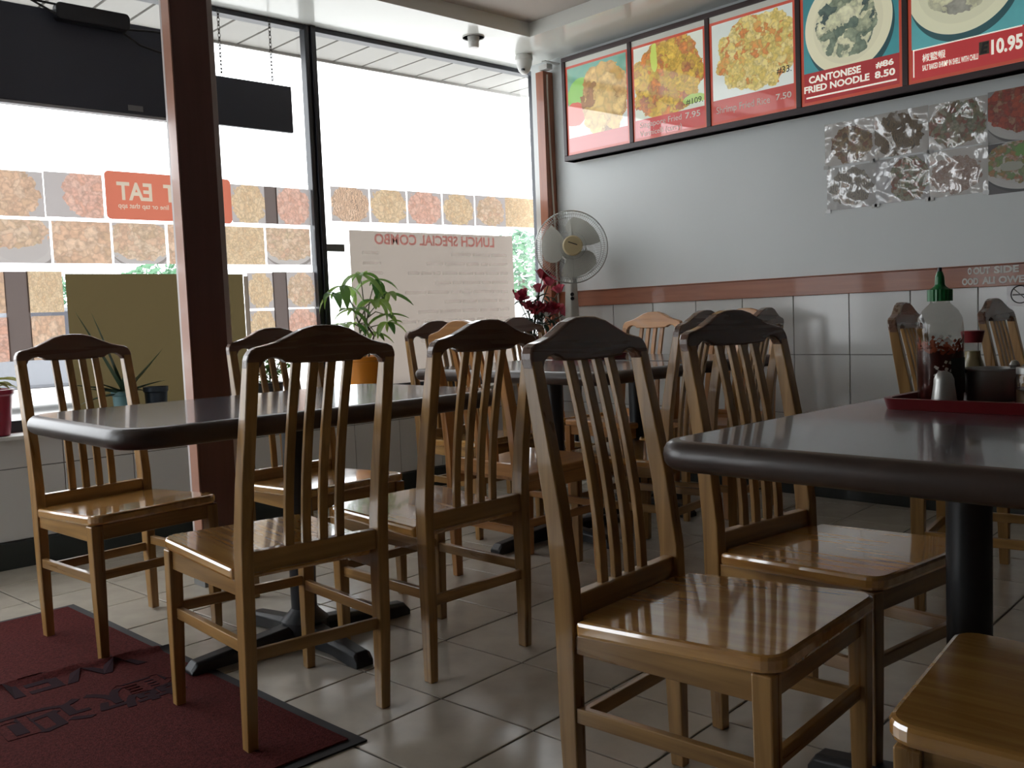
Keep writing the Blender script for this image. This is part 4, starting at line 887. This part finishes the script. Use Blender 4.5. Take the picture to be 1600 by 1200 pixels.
for k in range(16):
    ya = rd.uniform(0, 6.28); ln = rd.uniform(.07, .12)
    if math.sin(ya) > .3: ln *= .6
    link('leaf', rd.choice(LY_), rp, Matrix.Translation((rd.uniform(-.03, .03), rd.uniform(-.03, .01), rd.uniform(.18, .24))) @ Matrix.Rotation(ya, 4, 'Z') @ Matrix.Rotation(rd.uniform(-.9, .4), 4, 'Y') @ Matrix.Scale(ln, 4))
bp_ = thing('bushy_plant', 'bushy small-leaved plant on the sill, seen through the chair back by the pillar', 'plant', (2.345, 4.275, SZ))
MB().lathe([(.05, 0), (.055, .004), (.066, .11), (.07, .112), (.07, .125), (.062, .126), (.060, .11), (.001, .105)], 24).obj('pot', mat('black_pot', (.02, .02, .02), .5), bp_, smooth=True)
b = MB(); rd = random.Random(8); st_ = MB()
for k in range(14):
    a = rd.uniform(0, 6.28); r_ = rd.uniform(.03, .12); tip = Vector((r_ * math.cos(a) * 1.1, -abs(r_ * math.sin(a)) * .9 + .03, rd.uniform(.2, .36))); st_.tube([(0, 0, .1), tip * .5 + Vector((0, 0, .06)), tip], .0022, 5)
    for i in range(16):
        q = rd.uniform(.35, 1.05); c = tip * q + Vector((0, 0, .1 * (1 - q))) + Vector((rd.gauss(0, .02), rd.gauss(0, .015), rd.gauss(0, .02))); c.y = min(c.y, .07)
        s_ = rd.uniform(.012, .022); u = Vector((rd.gauss(0, 1), rd.gauss(0, 1), rd.gauss(0, .6))).normalized(); d = u.orthogonal().normalized()
        b.add([c - u * s_, c + d * s_ * .45, c + u * s_, c - d * s_ * .45], [(0, 1, 2, 3)])
tag(b.obj('foliage', LEAFG, bp_), kind='stuff'); st_.obj('stem', mat('brown_stem', (.10, .07, .04), .7), bp_)

# roses in a tall vase in the corner
rv = thing('rose_arrangement', 'tall vase of red and pink roses in the corner below the fan', 'flowers', (3.885, 3.95, 0))
MB().lathe([(.075, 0), (.08, .006), (.055, .12), (.06, .4), (.075, .68), (.05, .80), (.058, .83), (.048, .82), (.045, .75), (.001, .74)], 28).obj('vase', mat('dark_ceramic', (.10, .03, .03), .3), rv, smooth=True)
rd = random.Random(21); stm = MB()
RM = [mat('rose_%d' % i, c, .6) for i, c in enumerate([(.40, .03, .075), (.66, .12, .20), (.28, .02, .04), (.50, .04, .07)])]
def rose_mesh(m):
    b = MB()
    for ring, (r_, n, h, op) in enumerate([(.010, 3, .034, .15), (.018, 4, .034, .5), (.026, 5, .028, .95)]):
        for k in range(n):
            a = 2 * PI * k / n + ring * .6; vs = []
            for j in range(4):
                q = j / 3
                for i in range(3):
                    t = (i - 1) * (.75 / max(1, ring * .6 + .6)); rr = r_ * (.45 + .55 * q) + op * .012 * q * q; vs.append((rr * math.cos(a + t), rr * math.sin(a + t), h * q - (0.006 * abs(i - 1))))
            b.add(vs, [(j * 3 + i, j * 3 + i + 1, j * 3 + i + 4, j * 3 + i + 3) for j in range(3) for i in range(2)])
    return b.mesh('rose_bloom', m, True)
RMe = [rose_mesh(m) for m in RM]; leafs = [leaf_me('leaf', 1, .5, .6, LEAFD)]
for k, (dx, dy, z, mi) in enumerate([(.065, -.03, 1.17, 2), (.105, -.04, 1.13, 1), (.01, -.05, 1.09, 1), (-.115, -.05, 1.055, 0), (-.135, -.03, 1.045, 0), (.17, -.06, 1.085, 1), (-.06, -.08, .965, 3), (-.02, -.07, .985, 0), (.03, -.09, .96, 0), (.10, -.09, .965, 3), (.16, -.10, .95, 1), (-.10, -.07, .99, 2), (.06, -.07, .97, 2)]):
    stm.tube([(0, 0, .80), (dx * .4, dy * .4, .80 + (z - .80) * .55), (dx, dy, z)], .003, 6)
    link('rose_bloom', RMe[mi], rv, Matrix.Translation((dx, dy, z)) @ Matrix.Rotation(rd.uniform(0, 6), 4, 'Z') @ Matrix.Rotation(rd.uniform(-.6, .6), 4, 'X') @ Matrix.Scale(rd.uniform(1.2, 1.55), 4))
for k in range(90):
    q = rd.random(); dx = rd.uniform(-.11, .14); link('leaf', leafs[0], rv, Matrix.Translation((dx, rd.uniform(-.08, .02), rd.uniform(.90, 1.08) - abs(dx - .03) * .4)) @ Matrix.Rotation(rd.uniform(0, 6.28), 4, 'Z') @ Matrix.Rotation(rd.uniform(-.8, .8), 4, 'Y') @ Matrix.Scale(rd.uniform(.045, .08), 4))
for k in range(4):
    link('rose_bloom', rose_mesh(WHITE) if k == 0 else RMe[1], rv, Matrix.Translation((.01 + k * .02, -.11, .945 + .005 * k)) @ Matrix.Scale(.7, 4))
stm.obj('stem', mat('rose_stem', (.05, .09, .04), .6), rv, smooth=True)

# ------------------------------------------------------------------ pedestal fan
FC = Vector((3.945, 3.675, 1.327))
fn = thing('pedestal_fan', 'white pedestal fan with wire cage and cream hub in the corner by the roses', 'fan', (FC.x + .03, FC.y + .03, 0))
rt = fn.location.copy()
fd = Vector((-.66, -.75, .05)).normalized(); fr = fd.cross(Vector((0, 0, 1))).normalized() * -1; fu = fr.cross(fd) * -1
if fu.z < 0: fu = -fu
MF = Matrix((fr, fu, fd)).transposed()
def F(x, y, z): return FC - rt + MF @ Vector((x, y, z))
RF = .204
cage = MB()
for z, R in ((.0, RF), (.045, RF * .88), (.06, .075), (-.06, RF * .86), (-.075, .09)): cage.torus(F(0, 0, z), MF, R, .0014 if R != RF else .0035, 64, 4)
fr_c = MB(); re_c = MB(); NW = 100
for i in range(NW):
    a = 2 * PI * i / NW; c, s_ = math.cos(a), math.sin(a)
    for mb_, zs_ in ((fr_c, ((.052, .064), (.15, .058), (RF * .88, .045), (RF * .97, .025), (RF, 0))), (re_c, ((.07, -.075), (.15, -.07), (RF * .88, -.058), (RF * .97, -.03), (RF, 0)))):
        mb_.tube([F(r_ * c, r_ * s_, z) for r_, z in zs_], .0009, 3, cap=False)
cage.obj('cage_ring', CHROME, fn, smooth=True)
tag(fr_c.obj('front_grille', CHROME, fn), kind='stuff'); tag(re_c.obj('rear_grille', CHROME, fn), kind='stuff')
def disc(prof, name, m, n=32):
    b = MB(); b.loft([[F(r_ * math.cos(2 * PI * i / n), r_ * math.sin(2 * PI * i / n), z) for i in range(n)] for r_, z in prof]); return b.obj(name, m, fn, smooth=True)
hub = disc([(.055, .050), (.057, .055), (.057, .066), (.050, .074), (.001, .076)], 'hub_cap', CREAM)
b = MB(); b.loft([[F(x, y, z) for x, y in ((-.026, .018), (.024, .0), (.025, .005), (-.025, .023))] for z in (.0755, .077)]); b.obj('badge', BLACK, hub)
BLM = paper('frosted_blade', (.50, .50, .45), .4)
for k in range(3):
    b = MB(); rows = []
    for j in range(7):
        q = j / 6; rr = .035 + .135 * q; row = []
        for i in range(6):
            u = i / 5; ang = k * 2 * PI / 3 + .35 + (-.25 + 1.75 * u) * (.75 + .25 * math.sin(PI * q)); row.append(F(rr * math.cos(ang), rr * math.sin(ang), -.012 + .034 * (u - .5) - .0))
        rows.append(row)
    b.loft(rows, cap=False, close=False); b.obj('blade', BLM, fn, smooth=True)
disc([(.035, -.03), (.035, .03), (.001, .034)], 'spinner', GREYP)
disc([(.001, -.21), (.03, -.205), (.055, -.18), (.062, -.12), (.062, -.085), (.05, -.078)], 'motor_housing', GREYP)
nk = F(0, -.07, -.10); base_xy = Vector((.0, .0))
cx_, cy_ = nk.x, nk.y
MB().tube([F(0, -.03, -.12), F(0, -.09, -.10), Vector((cx_, cy_, 1.20))], [.035, .03, .026], 12).obj('neck', GREYP, fn, smooth=True)
b = MB(); b.loft([[(cx_ + x, cy_ + y, z) for x, y in rrect(-a, a, -.028, .028, .012, 3)] for z, a in ((1.205, .026), (1.1, .028), (.93, .037), (.915, .036))])
hb = b.obj('control_housing', GREYP, fn, smooth=True)
pd = Vector((-.66, -.75, 0)).normalized()
for z in (1.062, 1.038): MB().loft([[Vector((cx_, cy_, z)) + pd * (.033 + t) + Vector((.75, -.66, 0)) * .011 * math.cos(2 * PI * i / 14) + Vector((0, 0, 1)) * .011 * math.sin(2 * PI * i / 14) for i in range(14)] for t in (0, .008)]).obj('knob', BLACK, hb)
MB().tube([(cx_, cy_, .02), (cx_, cy_, .93)], .011, 12).obj('pole', BLACK, fn, smooth=True)
MB().lathe([(.15, 0), (.15, .012), (.135, .02), (.03, .035), (.02, .06), (.001, .06)], 32, (cx_, cy_, 0)).obj('base', GREYP, fn, smooth=True)
MB().tube([(cx_ + .05, cy_ + .0, .93), (cx_ + .055, cy_ - .005, .80), (cx_ + .05, cy_, .45), (cx_ + .08, cy_ + .03, .1)], .004, 6).obj('cord', BLACK, fn)
